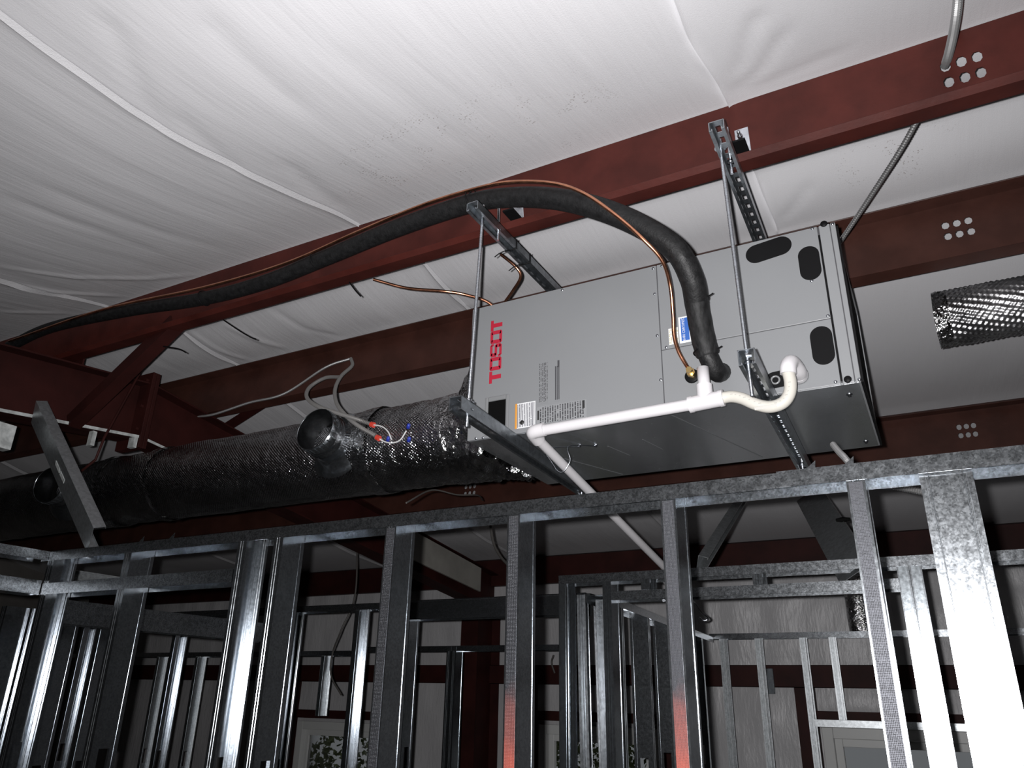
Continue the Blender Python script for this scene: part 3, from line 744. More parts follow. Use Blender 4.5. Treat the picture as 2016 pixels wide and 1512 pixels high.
# front panels
XS = U(1300, 660).x; ZM = U(1470, 658).z; XP = U(1634, 600).x; XP2 = U(1659, 600).x
PT = .006
def panel(x0, x1, z0, z1, mat='unit', nm='panel'): return MB().box((x0, UY0-.0005, z0), (x1, UY0+PT, z1)).build(nm, mat, ah, .0015)
pL = panel(UX0, XS-.0012, UZ0, UZ1); pU = panel(XS+.0012, XP-.003, ZM+.001, UZ1); pD = panel(XS+.0012, XP-.003, UZ0, ZM-.001)
def pan_at(p): return pL if p.x < XS else (pP if p.x > XP else (pU if p.z > ZM else pD))
MB().box((UX0+.004, UY0+.002, UZ0+.003), (UX1-.004, UY0+.0045, UZ1-.003)).build('seam_gasket', 'inkg', ah)
pP = panel(XP+.002, XP2-.001, UZ0, UZ1, 'unit2', 'corner_post'); panel(XP2+.001, UX1, UZ0, UZ1, 'unit2', 'corner_post')
MB().box((XP-.0032, UY0-.0002, UZ0+.008), (XP+.0022, UY0+.002, UZ1-.03)).build('black_joint', 'black', ah)
# open right end: return flange, gasket and dark inside
MB().box((UX1-.012, UY0+.008, UZ0+.004), (UX1-.004, UY1-.005, UZ1-.004)).build('end_opening', 'dark', ah)
for (y0, y1, z0, z1) in ((UY0+.008, UY1, UZ1-.03, UZ1), (UY0+.008, UY1, UZ0, UZ0+.03), (UY1-.03, UY1, UZ0+.03, UZ1-.03), (UY0+.008, UY0+.03, UZ0+.03, UZ1-.03)):
    MB().box((UX1-.006, y0, z0), (UX1-.001, y1, z1)).build('end_flange', 'unit2', ah)
MB().box((UX1-.001, UY0+.005, UZ0-.001), (UX1+.006, UY0+.02, UZ1-.01)).build('gasket_strip', 'black', ah)
MB().box((UX1-.001, UY0+.02, UZ0-.001), (UX1+.006, UY1, UZ0+.012)).build('gasket_strip', 'black', ah)
# oval knock-outs
def oval(c, axis_half, r, nm='oval_knockout', mat='black', y=UY0-.001, th=.004):
    c = Vector((c.x, 0, c.z)); a = Vector((axis_half[0], 0, axis_half[1])); n = 14; P = []
    an = a.normalized(); w = Vector((-an.z, 0, an.x))
    for sgn in (1, -1):
        for k in range(n+1):
            t = -pi/2+pi*k/n; P.append(c+a*sgn+(an*cos(t)*sgn+w*sin(t)*sgn)*r)
    prof = [(p.x, p.z) for p in P]
    return MB().extr(prof, (0, y, 0), (0, y+th, 0), (1, 0, 0), (0, 0, 1)).build(nm, mat, pan_at(c))
pA, pB = U(1489, 500), U(1537, 484); c = (pA+pB)/2; oval(c, ((pB.x-pA.x)/2, (pB.z-pA.z)/2), .031)
pA, pB = U(1593, 502), U(1595, 536); c = (pA+pB)/2; c.z = (pA.z+pB.z)/2; oval(U(1594, 518), (.0, .0265), .029)
pA, pB = U(1611, 662), U(1626, 698); oval(U(1619, 680), (0, .029), .029)
# round plugs
for px, py in ((1622, 441), (1669, 747)):
    p = U(px, py); MB().lathe((p.x, UY0, p.z), (0, -1, 0), [(0, .010), (.002, .010), (.004, .008), (.0045, 0)], 16).build('round_plug', 'black', pP)
# screws
for px, py in ((1286, 529), (1303, 524), (1289, 579), (1294, 661), (1301, 748), (1312, 684), (1599, 450), (1639, 441), (1598, 553), (1630, 622), (1645, 752), (1692, 747), (1107, 571), (937, 863), (951, 862)):
    p = U(px, py); MB().lathe((p.x, UY0, p.z), (0, -1, 0), [(0, .0052), (.0012, .0052), (.003, .0034), (.0036, 0)], 8).build('screw', 'zinc', pan_at(p))
# observation window lower left
w0, w1 = U(953, 790), U(1008, 862)
pxl, pxr = U(956, 800).x, U(1003, 790).x; zt_, zbm = U(980, 780).z, U(980, 855).z
f = MB()
for (x0, x1, z0, z1) in ((pxl, pxl+.012, zbm, zt_), (pxr-.012, pxr, zbm, zt_), (pxl+.012, pxr-.012, zt_-.016, zt_), (pxl+.012, pxr-.012, zbm, zbm+.012)):
    f.box((x0, UY0-.006, z0), (x1, UY0, z1))
f.build('window_rim', 'clear', pL, .004)
MB().box((pxl+.012, UY0-.0015, zbm+.012), (pxr-.012, UY0, zt_-.016)).build('window_opening', 'dark', pL)
# labels
def label_quad(nm, x0, x1, z0, z1, mat, d=.0012, parent=pL):
    me = bpy.data.meshes.new(nm); y = UY0-d
    V = [(x0, y, z0), (x1, y, z0), (x1, y, z1), (x0, y, z1), (x0, y+.0006, z0), (x1, y+.0006, z0), (x1, y+.0006, z1), (x0, y+.0006, z1)]
    me.from_pydata(V, [], [(0, 1, 2, 3), (7, 6, 5, 4), (0, 4, 5, 1), (1, 5, 6, 2), (2, 6, 7, 3), (3, 7, 4, 0)])
    uvl = me.uv_layers.new(name='UVMap'); uu = [(0, 0), (1, 0), (1, 1), (0, 1)]
    for k in range(4): uvl.data[k].uv = uu[k]
    me.materials.append(M[mat]); o = bpy.data.objects.new(nm, me); C.objects.link(o); o.parent = parent
    o.matrix_parent_inverse = Matrix.Translation(parent.location).inverted(); return o
a, bq = U(1014, 845), U(1054, 787)
l = label_quad('warning_label', a.x, U(1054, 830).x, a.z, bq.z-.004, 'lines_w'); l['label'] = 'white warning label with an orange band'
label_quad('orange_band', a.x-.0002, U(1018, 830).x, a.z, bq.z-.004, 'orange', .0016)
p = U(1028, 832); MB().lathe((p.x, UY0-.0015, p.z), (0, -1, 0), [(0, .008), (.0005, .008), (.0006, 0)], 12).build('pictogram', 'ink', pL)
a, bq = U(1057, 838), U(1155, 785)
l = label_quad('data_plate', a.x, bq.x, U(1100, 830).z, U(1100, 795).z, 'lines_g'); l['label'] = 'grey data plate with fine print'
for px, py, w_, h_ in ((1149, 796, .004, .013), (1060, 818, .003, .016)):
    p = U(px, py); label_quad('printed_mark', p.x-w_, p.x+w_, p.z-h_, p.z+h_, 'ink', .0016)
p = U(1145, 811); MB().ring((p.x, UY0-.0014, p.z), (0, 1, 0), .006, .0008, 14, 4).build('printed_ring', 'inkg', pL)
label_quad('printed_text', U(1061, 740).x, U(1079, 740).x, U(1068, 795).z, U(1068, 712).z, 'lines_p')
label_quad('printed_text', U(1092, 740).x, U(1102, 740).x, U(1096, 790).z, U(1096, 718).z, 'lines_q')
p = U(1100, 716); label_quad('printed_mark', p.x-.004, p.x+.003, p.z-.012, p.z+.012, 'inkg', .0014)
# blue certification label
x0, x1 = U(1337, 650).x, U(1357, 650).x+.006; z0, z1 = U(1348, 675).z, U(1348, 623).z
l = label_quad('certification_label', x0, x1, z0, z1, 'white', .0012, pU); l['label'] = 'blue and white certification label'
label_quad('blue_field', x0+.006, x1-.006, z0+.007, z1-.005, 'blue', .0016, pU)
def text_mesh(txt, size, mat, origin, udir, vdir, parent, nm='lettering'):
    cu = bpy.data.curves.new('t', 'FONT'); cu.body = txt; cu.size = size; cu.align_x = 'CENTER'; cu.align_y = 'CENTER'
    ob = bpy.data.objects.new('t', cu); C.objects.link(ob)
    dg = bpy.context.evaluated_depsgraph_get(); me = bpy.data.meshes.new_from_object(ob.evaluated_get(dg))
    bpy.data.objects.remove(ob); u, v = Vector(udir), Vector(vdir)
    for vt in me.vertices: vt.co = Vector(origin)+u*vt.co.x+v*vt.co.y
    me.materials.clear(); me.materials.append(M[mat]); o = bpy.data.objects.new(nm, me); C.objects.link(o)
    o.parent = parent; o.matrix_parent_inverse = Matrix.Translation(parent.location).inverted(); return o
text_mesh('AHRI CERTIFIED', .0115, 'white', ((x0+x1)/2-.004, UY0-.0019, (z0+z1)/2), (0, 0, 1), (-1, 0, 0), pU, 'certification_lettering')
label_quad('small_label', U(1317, 665).x, U(1336, 665).x, U(1326, 678).z, U(1326, 646).z, 'lines_s', .0012, pU)
# red lettering up the left side
zA, zB = U(880+425/5.04, 580+887/5.04).z, U(880+500/5.04, 580+252/5.04).z
xA, xB = U(880+428/5.04, 700).x, U(880+542/5.04, 700).x
HL = xB-xA; LL = zB-zA
lg = MB()
def stroke(u0, u1, v0, v1):   # u along the word (up the cabinet), v = letter height (towards the left)
    lg.box((xB-v1*HL, UY0-.0014, zA+u0*LL), (xB-v0*HL, UY0-.0006, zA+u1*LL))
def poly(P): lg.extr([(xB-v*HL, zA+u*LL) for u, v in P], (0, UY0-.0014, 0), (0, UY0-.0006, 0), (1, 0, 0), (0, 0, 1))
def T_(u0, u1): stroke(u0, u1, .76, 1.); m = (u0+u1)/2; stroke(m-.032, m+.032, 0, .76)
def O_(u0, u1):
    c = .022; cv = .1
    poly([(u0, cv), (u0, 1-cv), (u0+.058, 1-cv), (u0+.058, cv)]); poly([(u1-.058, cv), (u1-.058, 1-cv), (u1, 1-cv), (u1, cv)])
    poly([(u0, 1-cv), (u0+c, 1), (u1-c, 1), (u1, 1-cv), (u1-.058, .77), (u0+.058, .77)])
    poly([(u0, cv), (u0+c, 0), (u1-c, 0), (u1, cv), (u1-.058, .23), (u0+.058, .23)])
def S_(u0, u1):
    stroke(u0, u0+.03, .08, .30); stroke(u0+.02, u1-.02, 0, .2); stroke(u1-.058, u1, .1, .52); stroke(u0+.02, u1-.02, .40, .60)
    stroke(u0, u0+.058, .48, .9); stroke(u0+.02, u1-.02, .8, 1.); stroke(u1-.03, u1, .7, .92)
T_(0, .185); O_(.197, .402); S_(.41, .615); O_(.622, .827); T_(.83, 1.)
l = lg.build('lettering', 'logo', pL); l['label'] = 'red block lettering running up the cabinet'
# grommets and ports
for px, py, r in ((1363, 741, .022), (1420, 733, .028)):
    p = U(px, py); MB().lathe((p.x, UY0, p.z), (0, -1, 0), [(0, r), (.004, r), (.006, r*.8), (.007, 0)], 20).build('grommet', 'black', pD)
pA, pB = U(1524, 746), U(1574, 741); c = (pA+pB)/2; oval(c, ((pB.x-pA.x)/2, 0.002), .024, 'drain_port_plate', 'black', UY0-.003, .004)
p = U(1527, 749); MB().ring((p.x, UY0-.004, p.z), (0, 1, 0), .011, .003, 18, 6).build('drain_port_plug', 'clear', pD)
p = U(1574, 741); MB().ring((p.x, UY0-.004, p.z), (0, 1, 0), .021, .004, 20, 6).build('drain_port_ring', 'clear', pD)

# ------------------------------------------------------------------ struts, rods and clamps
def slotted_channel(L, w=.041, d=.041, t=.0025, pitch=.048, slot=(.028, .014)):
    """opening down, runs along +y from 0; top of the web at z=0"""
    s = MB()
    for sg in (-1, 1):
        s.extr(sheet([(0, 0), (0, -d), (-.009, -d), (-.009, -d+.007)] if sg > 0 else [(0, 0), (0, -d), (.009, -d), (.009, -d+.007)], t if sg < 0 else -t), (sg*w/2, 0, 0), (sg*w/2, L, 0), (1, 0, 0), (0, 0, 1))
        s.box((min(sg*slot[1]/2, sg*w/2), 0, -t), (max(sg*slot[1]/2, sg*w/2), L, 0))
    y = 0.
    k = pitch*.4
    while k+slot[0] < L:
        s.box((-slot[1]/2, y, -t), (slot[1]/2, k, 0)); y = k+slot[0]; k += pitch
    s.box((-slot[1]/2, y, -t), (slot[1]/2, L, 0)); return s
def strut(loc, L, label, rotz=0, d=.041, group='slotted struts'):
    o = slotted_channel(L, .041, d).build('strut_channel', 'strut'); o.location = loc; o.rotation_euler = (0, 0, rotz); return tag(o, label, 'strut', group)
ZS = 3.521
sR = strut((-.313, 1.66, ZS), 1.06, 'slotted steel strut hanging from the red purlin at right', .02, .03)
sL = strut((-1.074, 1.677, ZS), 1.05, 'slotted steel strut hanging from the red purlin at left', .0, .03)
lR = strut((-.312, 1.735, UZ0-.003), 1.10, 'slotted strut under the right end of the air handler', .028)
lL = strut((-1.115, 1.70, UZ0-.003), 1.12, 'slotted strut under the left end of the air handler', .058)
def nut(p, r=.0105, h=.008, ax=(0, 0, 1)): return MB().lathe(Vector(p)-Vector(ax)*h/2, ax, [(0, 0), (0, r), (h, r), (h, 0)], 6)
def rod(p0, p1, label, nuts):
    t = root('threaded_rod', p1, label, 'rod', 'threaded hanger rods')
    d = (Vector(p0)-Vector(p1)).normalized(); L = (Vector(p0)-Vector(p1)).length; n = int(L/.004)
    pts = [Vector(p1)+d*L*i/n for i in range(n+1)]
    MB().tube(pts, [.0056 if i % 2 else .0049 for i in range(n+1)], 10).build('shaft', 'rodm', t)
    for z in nuts:
        q = Vector(p1)+d*((z-p1[2])/d.z); nut(q, .0105, .009, d).build('nut', 'zinc', t); MB().cyl(q-d*.0075, q-d*.0045, .017, 16).build('washer', 'zinc', t)
rod((-.330, 1.775, ZS+.03), (-.318, 1.79, UZ0-.105), 'threaded rod hanging at right in front of the cabinet', (ZS+.008, UZ0-.018, UZ0+.005))
rod((-1.075, 1.745, ZS+.03), (-1.115, 1.765, UZ0-.075), 'threaded rod hanging at left in front of the red lettering', (ZS+.008, UZ0-.018, UZ0+.005))
rod((-.330, 2.72, ZS+.02), (-.345, 2.75, UZ0-.05), 'threaded rod behind the cabinet at right', (ZS+.008, UZ0-.018))
rod((-1.075, 2.70, ZS+.02), (-1.185, 2.75, UZ0-.05), 'threaded rod behind the cabinet at left', (ZS+.008, UZ0-.018))
# purlin clamps: angle on the web, short bolt down to the strut
for x, lab in ((-.318, 'zinc angle clamp on the purlin beside the right strut'), (-1.066, 'zinc angle clamp on the purlin beside the left strut')):
    t = root('purlin_clamp', (x, 1.90, 3.58), lab, 'clamp', 'purlin clamps')
    upd = Vector((0, -sin(TH), cos(TH))); yy = 1.905
    MB().obox(Vector((x+.03, 1.906, 3.622)), (.02, 0, 0), upd*.045, (0, .003, 0)).build('plate', 'zinc', t, .001)
    MB().obox(Vector((x+.026, 1.872, 3.583)), (.02, 0, 0), (0, .032, 0), (0, 0, .003)).build('foot', 'black', t, .001)
    MB().lathe((x+.025, 1.903, 3.64), (0, -1, 0), [(0, .008), (.01, .008), (.011, .005), (.03, .005), (.031, 0)], 8).build('bolt', 'zinc', t)
    MB().cyl((x+.004, 1.82, 3.62), (x+.004, 1.82, 3.46), .0045, 8).build('bolt', 'zinc', t); nut((x+.004, 1.82, 3.50)).build('nut', 'zinc', t)

# ------------------------------------------------------------------ refrigerant lines
hose_pts = [at('y', 1.80, 18, 682), at('y', 1.80, 100, 645), at('y', 1.80, 250, 612), at('y', 1.80, 400, 588), at('y', 1.80, 520, 556), at('y', 1.79, 640, 508), at('y', 1.775, 780, 450), at('y', 1.765, 920, 402),
            at('y', 1.765, 1000, 389), at('y', 1.765, 1090, 391), at('y', 1.78, 1180, 411), at('y', 1.81, 1265, 447), at('y', 1.84, 1330, 492), at('y', 1.89, 1362, 550), at('y', 1.94, 1372, 600)]
t = root('insulated_hose', at('y', 1.80, 18, 682), 'thick black insulated refrigerant hose arching over the cabinet', 'hose')
hp = cr(hose_pts, 10); hr = [.024+.0105*min(1, i/(len(hp)*.72)) for i in range(len(hp))]
MB().tube(hp, hr, 16).build('insulation', 'rubber', t)
wp = cr([at('y', 1.93, 1370, 590), at('y', 1.955, 1377, 630), at('y', 1.97, 1385, 670), at('y', 1.985, 1394, 700)], 8)
MB().tube(wp, [.0335+.0004*sin(i*.9) if 0 < i < len(wp)-1 else .031 for i in range(len(wp))], 16).build('wrapped_sleeve', 'wrap', t)
MB().tube(cr([at('y', 1.975, 1388, 688), at('y', 1.995, 1402, 718), at('y', 2.02, 1412, 733), at('y', 2.072, 1420, 733)], 6), .028, 14).build('insulated_end', 'rubber', t)
for px, py, y, r in ((1372, 590, 1.935, .0335), (1389, 693, 1.982, .033)):
    c_ = at('y', y, px, py); MB().ring(c_, (at('y', y, px+4, py+30)-c_), r, .0022, 20, 6).build('zip_tie', 'black', t)
    MB().tube([c_+Vector((r, -.005, .0)), c_+Vector((r+.016, -.01, .004))], .002, 6).build('zip_tie_tail', 'black', t)
for px, py, y in ((622, 513, 1.79), (402, 587, 1.80), (926, 393, 1.757)):
    c_ = at('y', y, px, py); MB().ring(c_, at('y', y, px+30, py-12)-c_, .031, .0022, 18, 6).build('zip_tie', 'black', t)
MB().tube([at('y', 1.73, 922, 385), at('y', 1.725, 930, 370), at('y', 1.73, 936, 378)], .002, 6).build('zip_tie_tail', 'black', t)
cp = [at('y', 1.77, 18, 672), at('y', 1.77, 200, 610), at('y', 1.77, 400, 566), at('y', 1.765, 560, 519), at('y', 1.755, 700, 458), at('y', 1.74, 830, 404), at('y', 1.725, 940, 370), at('y', 1.72, 1010, 358), at('y', 1.72, 1090, 361), at('y', 1.72, 1150, 381),
      at('y', 1.73, 1210, 422), at('y', 1.76, 1265, 470), at('y', 1.81, 1303, 512), at('y', 1.87, 1319, 560), at('y', 1.91, 1325, 620), at('y', 1.94, 1327, 660), at('y', 1.97, 1335, 690), at('y', 2.0, 1349, 716), at('y', 2.04, 1362, 735)]
t = root('copper_line', cp[0], 'thin bare copper tube following the black hose to the cabinet', 'tube')
MB().tube(cr(cp, 8), .0056, 10).build('tube', 'copper', t)
a_ = at('y', 2.0, 1356, 727); b_ = at('y', 2.075, 1365, 741)
MB().cyl(a_, b_, .0095, 6).build('flare_nut', 'brass', t); MB().cyl(a_.lerp(b_, .35), a_.lerp(b_, .6), .013, 6).build('flare_nut', 'brass', t)
o = MB().tube(cr([at('y', 1.98, 735, 550), at('y', 2.05, 800, 567), at('y', 2.1, 870, 573), at('y', 2.15, 915, 580), at('y', 2.2, 965, 598), at('y', 2.25, 990, 640)], 8), .006, 8).build('copper_tube', 'copper'); tag(o, 'dark copper tube passing behind the left hanger rod', 'tube')
o = MB().tube(cr([at('y', 2.02, 985, 500), at('y', 2.05, 1015, 525), at('y', 2.08, 1025, 545), at('y', 2.12, 1010, 572), at('y', 2.16, 990, 600)], 8), .0055, 8).build('copper_tube', 'copper'); tag(o, 'short copper loop tied under the left strut', 'tube')
for px, py, y, lab in ((996, 497, 1.93, 'upper black zip tie on the left strut'), (1023, 527, 2.03, 'lower black zip tie on the left strut')):
    c_ = at('y', y, px, py); zt = root('zip_tie', c_, lab, 'zip tie', 'zip ties')
    p0 = Vector((-1.098, c_.y, 3.487)); 
    MB().tube([(-1.096, c_.y, 3.523), (-1.052, c_.y, 3.523), (-1.052, c_.y, 3.489), (-1.096, c_.y, 3.489), (-1.096, c_.y, 3.523)], .0022, 6).build('band', 'black', zt)
    MB().tube([(-1.096, c_.y, 3.492), (-1.115, c_.y-.008, 3.482), (-1.13, c_.y-.012, 3.470)], .002, 6).build('tail', 'black', zt)
for k, (pts, lab) in enumerate((([(688, 556, 1.9), (700, 572, 1.89), (710, 583, 1.885)], 'black zip tie tail hanging under the purlin, left of the copper tube'),
                  ([(440, 630, 1.9), (470, 650, 1.89), (492, 663, 1.885), (504, 668, 1.885)], 'long black zip tie tail hanging under the purlin at left'),
                  ([(322, 682, 1.9), (352, 687, 1.89), (366, 694, 1.885)], 'short black zip tie tail beside the flange brace'))):
    o = MB().tube(cr([at('y', c_, a, b) for a, b, c_ in pts], 4), .003, 6).build('zip_tie', 'black'); tag(o, lab, 'zip tie', 'zip ties')

# ------------------------------------------------------------------ white drain line
DR = .0168
dl = root('drain_pipe', at('y', 1.97, 1385, 790), 'white plastic condensate drain with trap and tee under the cabinet', 'pipe')
e0 = at('y', 2.072, 1574, 740); e1 = at('y', 2.0, 1560, 716)
MB().tube(cr([e0, at('y', 2.03, 1571, 730), at('y', 1.985, 1558, 714), at('y', 1.965, 1552, 722), at('y', 1.965, 1552, 736)], 6), .0212, 16).build('elbow', 'pvc', dl)
MB().tube([e0, e0+Vector((0, -.018, 0))], .0235, 16).build('adapter', 'pvc', dl)
trap = cr([at('y', 1.965, 1551, 730), at('y', 1.965, 1556, 752), at('y', 1.965, 1554, 775), at('y', 1.965, 1541, 793), at('y', 1.965, 1516, 801), at('y', 1.965, 1488, 796), at('y', 1.968, 1462, 785), at('y', 1.97, 1440, 781), at('y', 1.97, 1418, 784)], 8)
MB().tube(trap, .0162, 16).build('trap_hose', 'pvcw', dl)
ta, tb = at('y', 1.97, 1425, 783), at('y', 1.97, 1357, 797)
tee = MB().cyl(ta, tb, .0222, 20).build('tee', 'pvc', dl); MB().cyl(ta, ta.lerp(tb, .12), .0236, 20).build('tee_collar', 'pvc', tee); MB().cyl(ta.lerp(tb, .88), tb, .0236, 20).build('tee_collar', 'pvc', tee)
tm = at('y', 1.97, 1389, 790); tz = at('y', 1.97, 1387, 758)
MB().cyl(tm, (tm.x, tm.y, tz.z), .0218, 20).build('tee_branch', 'pvc', tee)
MB().lathe((tm.x, tm.y, tz.z-.01), (0, 0, 1), [(0, .0168), (.062, .0168), (.062, .0138), (.02, .0138)], 20).build('vent_stub', 'pvc', dl)
el = at('y', 1.97, 1046, 851)
MB().cyl(tb, el, DR, 20).build('straight_pipe', 'pvc', dl)
q1 = Vector((el.x, 2.375, at('x', el.x, 1150, 965).z)); q2 = at('x', el.x, 1338, 1147)
dd = (q1-el).normalized()
MB().tube(cr([el+Vector((.045, 0, .003)), el+Vector((.012, 0, .0)), el+dd*.012+Vector((.002, 0, 0)), el+dd*.05], 6), .0212, 18).build('elbow', 'pvc', dl)
MB().cyl(el+dd*.03, q2, DR-.0015, 18).build('sloping_pipe', 'pvc', dl)
cpl = el+dd*((q2-el).length*.86); MB().cyl(cpl, cpl+dd*.06, DR+.003, 18).build('coupling', 'pvc', dl)
# printed lines along the hose
for k in range(16):
    i = 10+k*3; p = trap[i]; 
    if 6 < k < 9: continue
    MB().obox(p+Vector((0, -.0160, .002)), (.002+.0015*(k % 3 == 0), 0, 0), (0, .0005, 0), (0, 0, .0014)).build('printed_mark', 'pvcprint', dl)
MB().obox(trap[34]+Vector((0, -.0153, -.006)), (.028, 0, 0), (0, .0006, .0004), (0, -.001, .004)).build('printed_mark', 'pvcprint', dl)
# hanging wire holding the sloping pipe
hw = root('hanger_wire', el+dd*.2, 'twisted wire loop holding the sloping drain pipe under the cabinet', 'wire')
lp = el+dd*.22
MB().tube(cr([Vector((-.98, 2.27, 2.885)), lp+Vector((-.05, 0, .06)), lp+Vector((-.032, 0, .01)), lp+Vector((0, 0, -.026)), lp+Vector((.032, 0, .01)), lp+Vector((.028, .0, .06)), Vector((-.93, 2.29, 2.885))], 8), .0022, 6).build('wire', 'zinc', hw)

# ------------------------------------------------------------------ round duct
DY, DZ, DRD = 2.38, 3.02, .172
def ductmesh(x0, x1, step=.018, sides=56, rf=None, cy=DY, cz=DZ):
    n = int((x0-x1)/step)+1; V = []; uvs = []
    for i in range(n+1):
        x = x0-(x0-x1)*i/n
        for k in range(sides+1):
            a = 2*pi*k/sides; V.append((x, a))
    me_v = []
    for x, a in V:
        aa = a if a < 2*pi-1e-6 else 0
        r, sq, dy, dz = rf(x, aa)
        ca, sa = cos(aa), sin(aa)
        q = 1/max(abs(ca), abs(sa)); rr = r*(1+(q-1)*sq)
        me_v.append((x, cy+dy+ca*rr, cz+dz+sa*rr))
    F = [(i*(sides+1)+k, i*(sides+1)+k+1, (i+1)*(sides+1)+k+1, (i+1)*(sides+1)+k) for i in range(n) for k in range(sides)]
    me = bpy.data.meshes.new('duct'); me.from_pydata(me_v, [], F)
    uvl = me.uv_layers.new(name='UVMap')
    for p in me.polygons:
        p.use_smooth = True
        for li in p.loop_indices:
            x, a = V[me.loops[li].vertex_index]; uvl.data[li].uv = (x, a/(2*pi))
    return me
def mobj(nm, me, mat, parent=None):
    me.materials.append(M[mat]); o = bpy.data.objects.new(nm, me); C.objects.link(o)
    if parent is not None: o.parent = parent; o.matrix_parent_inverse = Matrix.Translation(parent.location).inverted()
    return o
BANDS = (-1.62, -1.72, -1.78, -1.83, -3.12, -3.28, -3.42, -3.6)
def rmain(x, a):
    r = DRD+.004*fbm(x*3, cos(a)*1.2, sin(a)*1.2)+.0016*fbm(x*16, cos(a)*3, sin(a)*3)
    for b_ in BANDS: r -= .006*exp(-abs(x-b_)/.01)
    return r, 0, 0, 0
du_ = root('round_duct', (-2.4, DY, DZ-DRD), 'long foil wrapped round duct leading left from the cabinet', 'duct')
mobj('jacket', ductmesh(-1.50, -6.2, .02, 56, rmain), 'foil', du_)
def rtrans(x, a):
    t = (x+1.5)/.2; t = min(1, max(0, t)); k = t*t*(3-2*t)
    r = DRD+.004+(.045)*k+.017*(.3+t)*fbm(x*30, cos(a)*5, sin(a)*5, 5)
    return r, .75*k, .0, .06*k
mobj('crumpled_transition', ductmesh(-1.302, -1.54, .007, 96, rtrans), 'foilc', du_)
def rtape(x, a): return DRD+.0055+.003*fbm(x*30, cos(a)*5, sin(a)*5), 0, 0, 0
mobj('foil_tape', ductmesh(-1.86, -1.93, .01, 56, rtape), 'foilc', du_)
mobj('foil_tape', ductmesh(-3.14, -3.2, .01, 56, rtape), 'foil', du_)
mobj('foil_tape', ductmesh(-3.5, -3.56, .01, 56, rtape), 'foil', du_)
def takeoff(x, lab, ax=(.02, -.985, .14), L=.125):
    ax = Vector(ax).normalized(); c_ = Vector((x, DY, DZ-.012))+ax*(DRD-.02)
    t = root('takeoff_collar', c_, lab, 'collar', 'round takeoff collars')
    r = .088
    MB().lathe(c_, ax, [(0, r), (L*.35, r), (L*.40, r+.004), (L*.45, r), (L*.62, r), (L*.66, r+.003), (L*.7, r), (L, r), (L, r-.0015), (0, r-.0015)], 40).build('collar', 'galv', t)
    MB().lathe(c_, ax, [(-.03, r+.055), (-.012, r+.04), (.0, r+.018), (.012, r+.002), (.012, r-.002), (-.01, r+.01)], 40).build('saddle', 'galv', t)
    MB().lathe(c_, ax, [(L*.985, r-.0018), (L*.6, r-.003), (.012, r-.003)], 40).build('shaded_inside', 'inside_shade', t)  # darker inner face: shade inside the collar put into its colour
    MB().lathe(c_+ax*.012, ax, [(0, 0), (0, r-.002)], 24).build('damper_disc', 'dark', t)
    for k in range(26):      # crimps on the open rim
        a = 2*pi*k/26; u = ax.orthogonal().normalized(); w = ax.cross(u); d = u*cos(a)+w*sin(a)
        MB().obox(c_+ax*(L*.84)+d*(r+.0008), ax*(L*.13), ax.cross(d)*.0025, d*.0016).build('crimp', 'galv_s', t)
takeoff(at('y', 2.12, 622, 850).x, 'open round metal takeoff collar on the duct, left of the cabinet')
takeoff(at('y', 2.15, 92, 966).x, 'shiny round takeoff collar on the duct behind the slanted brace stud', (.25, -.93, .0))
# bright foil duct at right
dr2 = root('foil_duct', (.9, 3.0, 3.33), 'bright embossed foil duct end hanging at the right edge', 'duct')
DB = 3.0
cA = at('y', DB, 1850, 630)
def rbright(x, a):
    r = .103+.003*fbm(x*10, cos(a)*2, sin(a)*2)+.0012*fbm(x*40, cos(a)*6, sin(a)*6)+.0045*sin(x*190)*sin(a*26+x*95)
    return r, 0, 0, 0
me = ductmesh(2.2, cA.x, .006, 160, rbright, DB, cA.z); mobj('jacket', me, 'foilb', dr2)
mobj('torn_end', ductmesh(cA.x+.03, cA.x-.012, .006, 64, lambda x, a: (.105+.006*fbm(x*40, cos(a)*7, sin(a)*7), 0, 0, 0), DB, cA.z), 'foilc', dr2)
MB().lathe((cA.x+.02, DB, cA.z), (-1, 0, 0), [(0, 0), (0, .1)], 24).build('end_lining', 'foilc', dr2)
# small vertical foil duct at the back
vd = root('vertical_foil_duct', (-.6, 5.7, 2.3), 'short vertical foil duct in front of the back wall at right', 'duct')
c0 = at('y', 5.62, 1692, 1205)
MB().tube([(c0.x, 5.62, zr+.002), (c0.x, 5.62, zr+.1), (c0.x, 5.62, zr+.2), (c0.x, 5.62, zr+.42)], [.075, .08, .078, .075], 20).build('jacket', 'foilc', vd)

# ------------------------------------------------------------------ electrical
def ribbed(nm, pts, r, mat, label, cat, n=10, pitch=.006, parent=None):
    P = cr(pts, n); L = [0]
    for a, b in zip(P, P[1:]): L.append(L[-1]+(b-a).length)
    m = max(4, int(L[-1]/(pitch/2))); Q = []; j = 0
    for i in range(m+1):
        s_ = L[-1]*i/m
        while j < len(L)-2 and L[j+1] < s_: j += 1
        t = (s_-L[j])/max(1e-9, L[j+1]-L[j]); Q.append(P[j].lerp(P[j+1], t))
    o = MB().tube(Q, [r*(1.0 if i % 2 else .74) for i in range(m+1)], 10, True, False).build(nm, mat, parent)
    if parent is None: tag(o, label, cat, 'armoured cables and conduits')
    return o
ribbed('armoured_cable', [at('y', 1.58, 1889, -40), at('y', 1.66, 1884, 20), at('y', 1.76, 1876, 70), at('y', 1.86, 1866, 112), at('y', 1.93, 1860, 128)], .0115, 'mc', 'armoured cable dropping into a purlin hole at the upper right', 'cable')
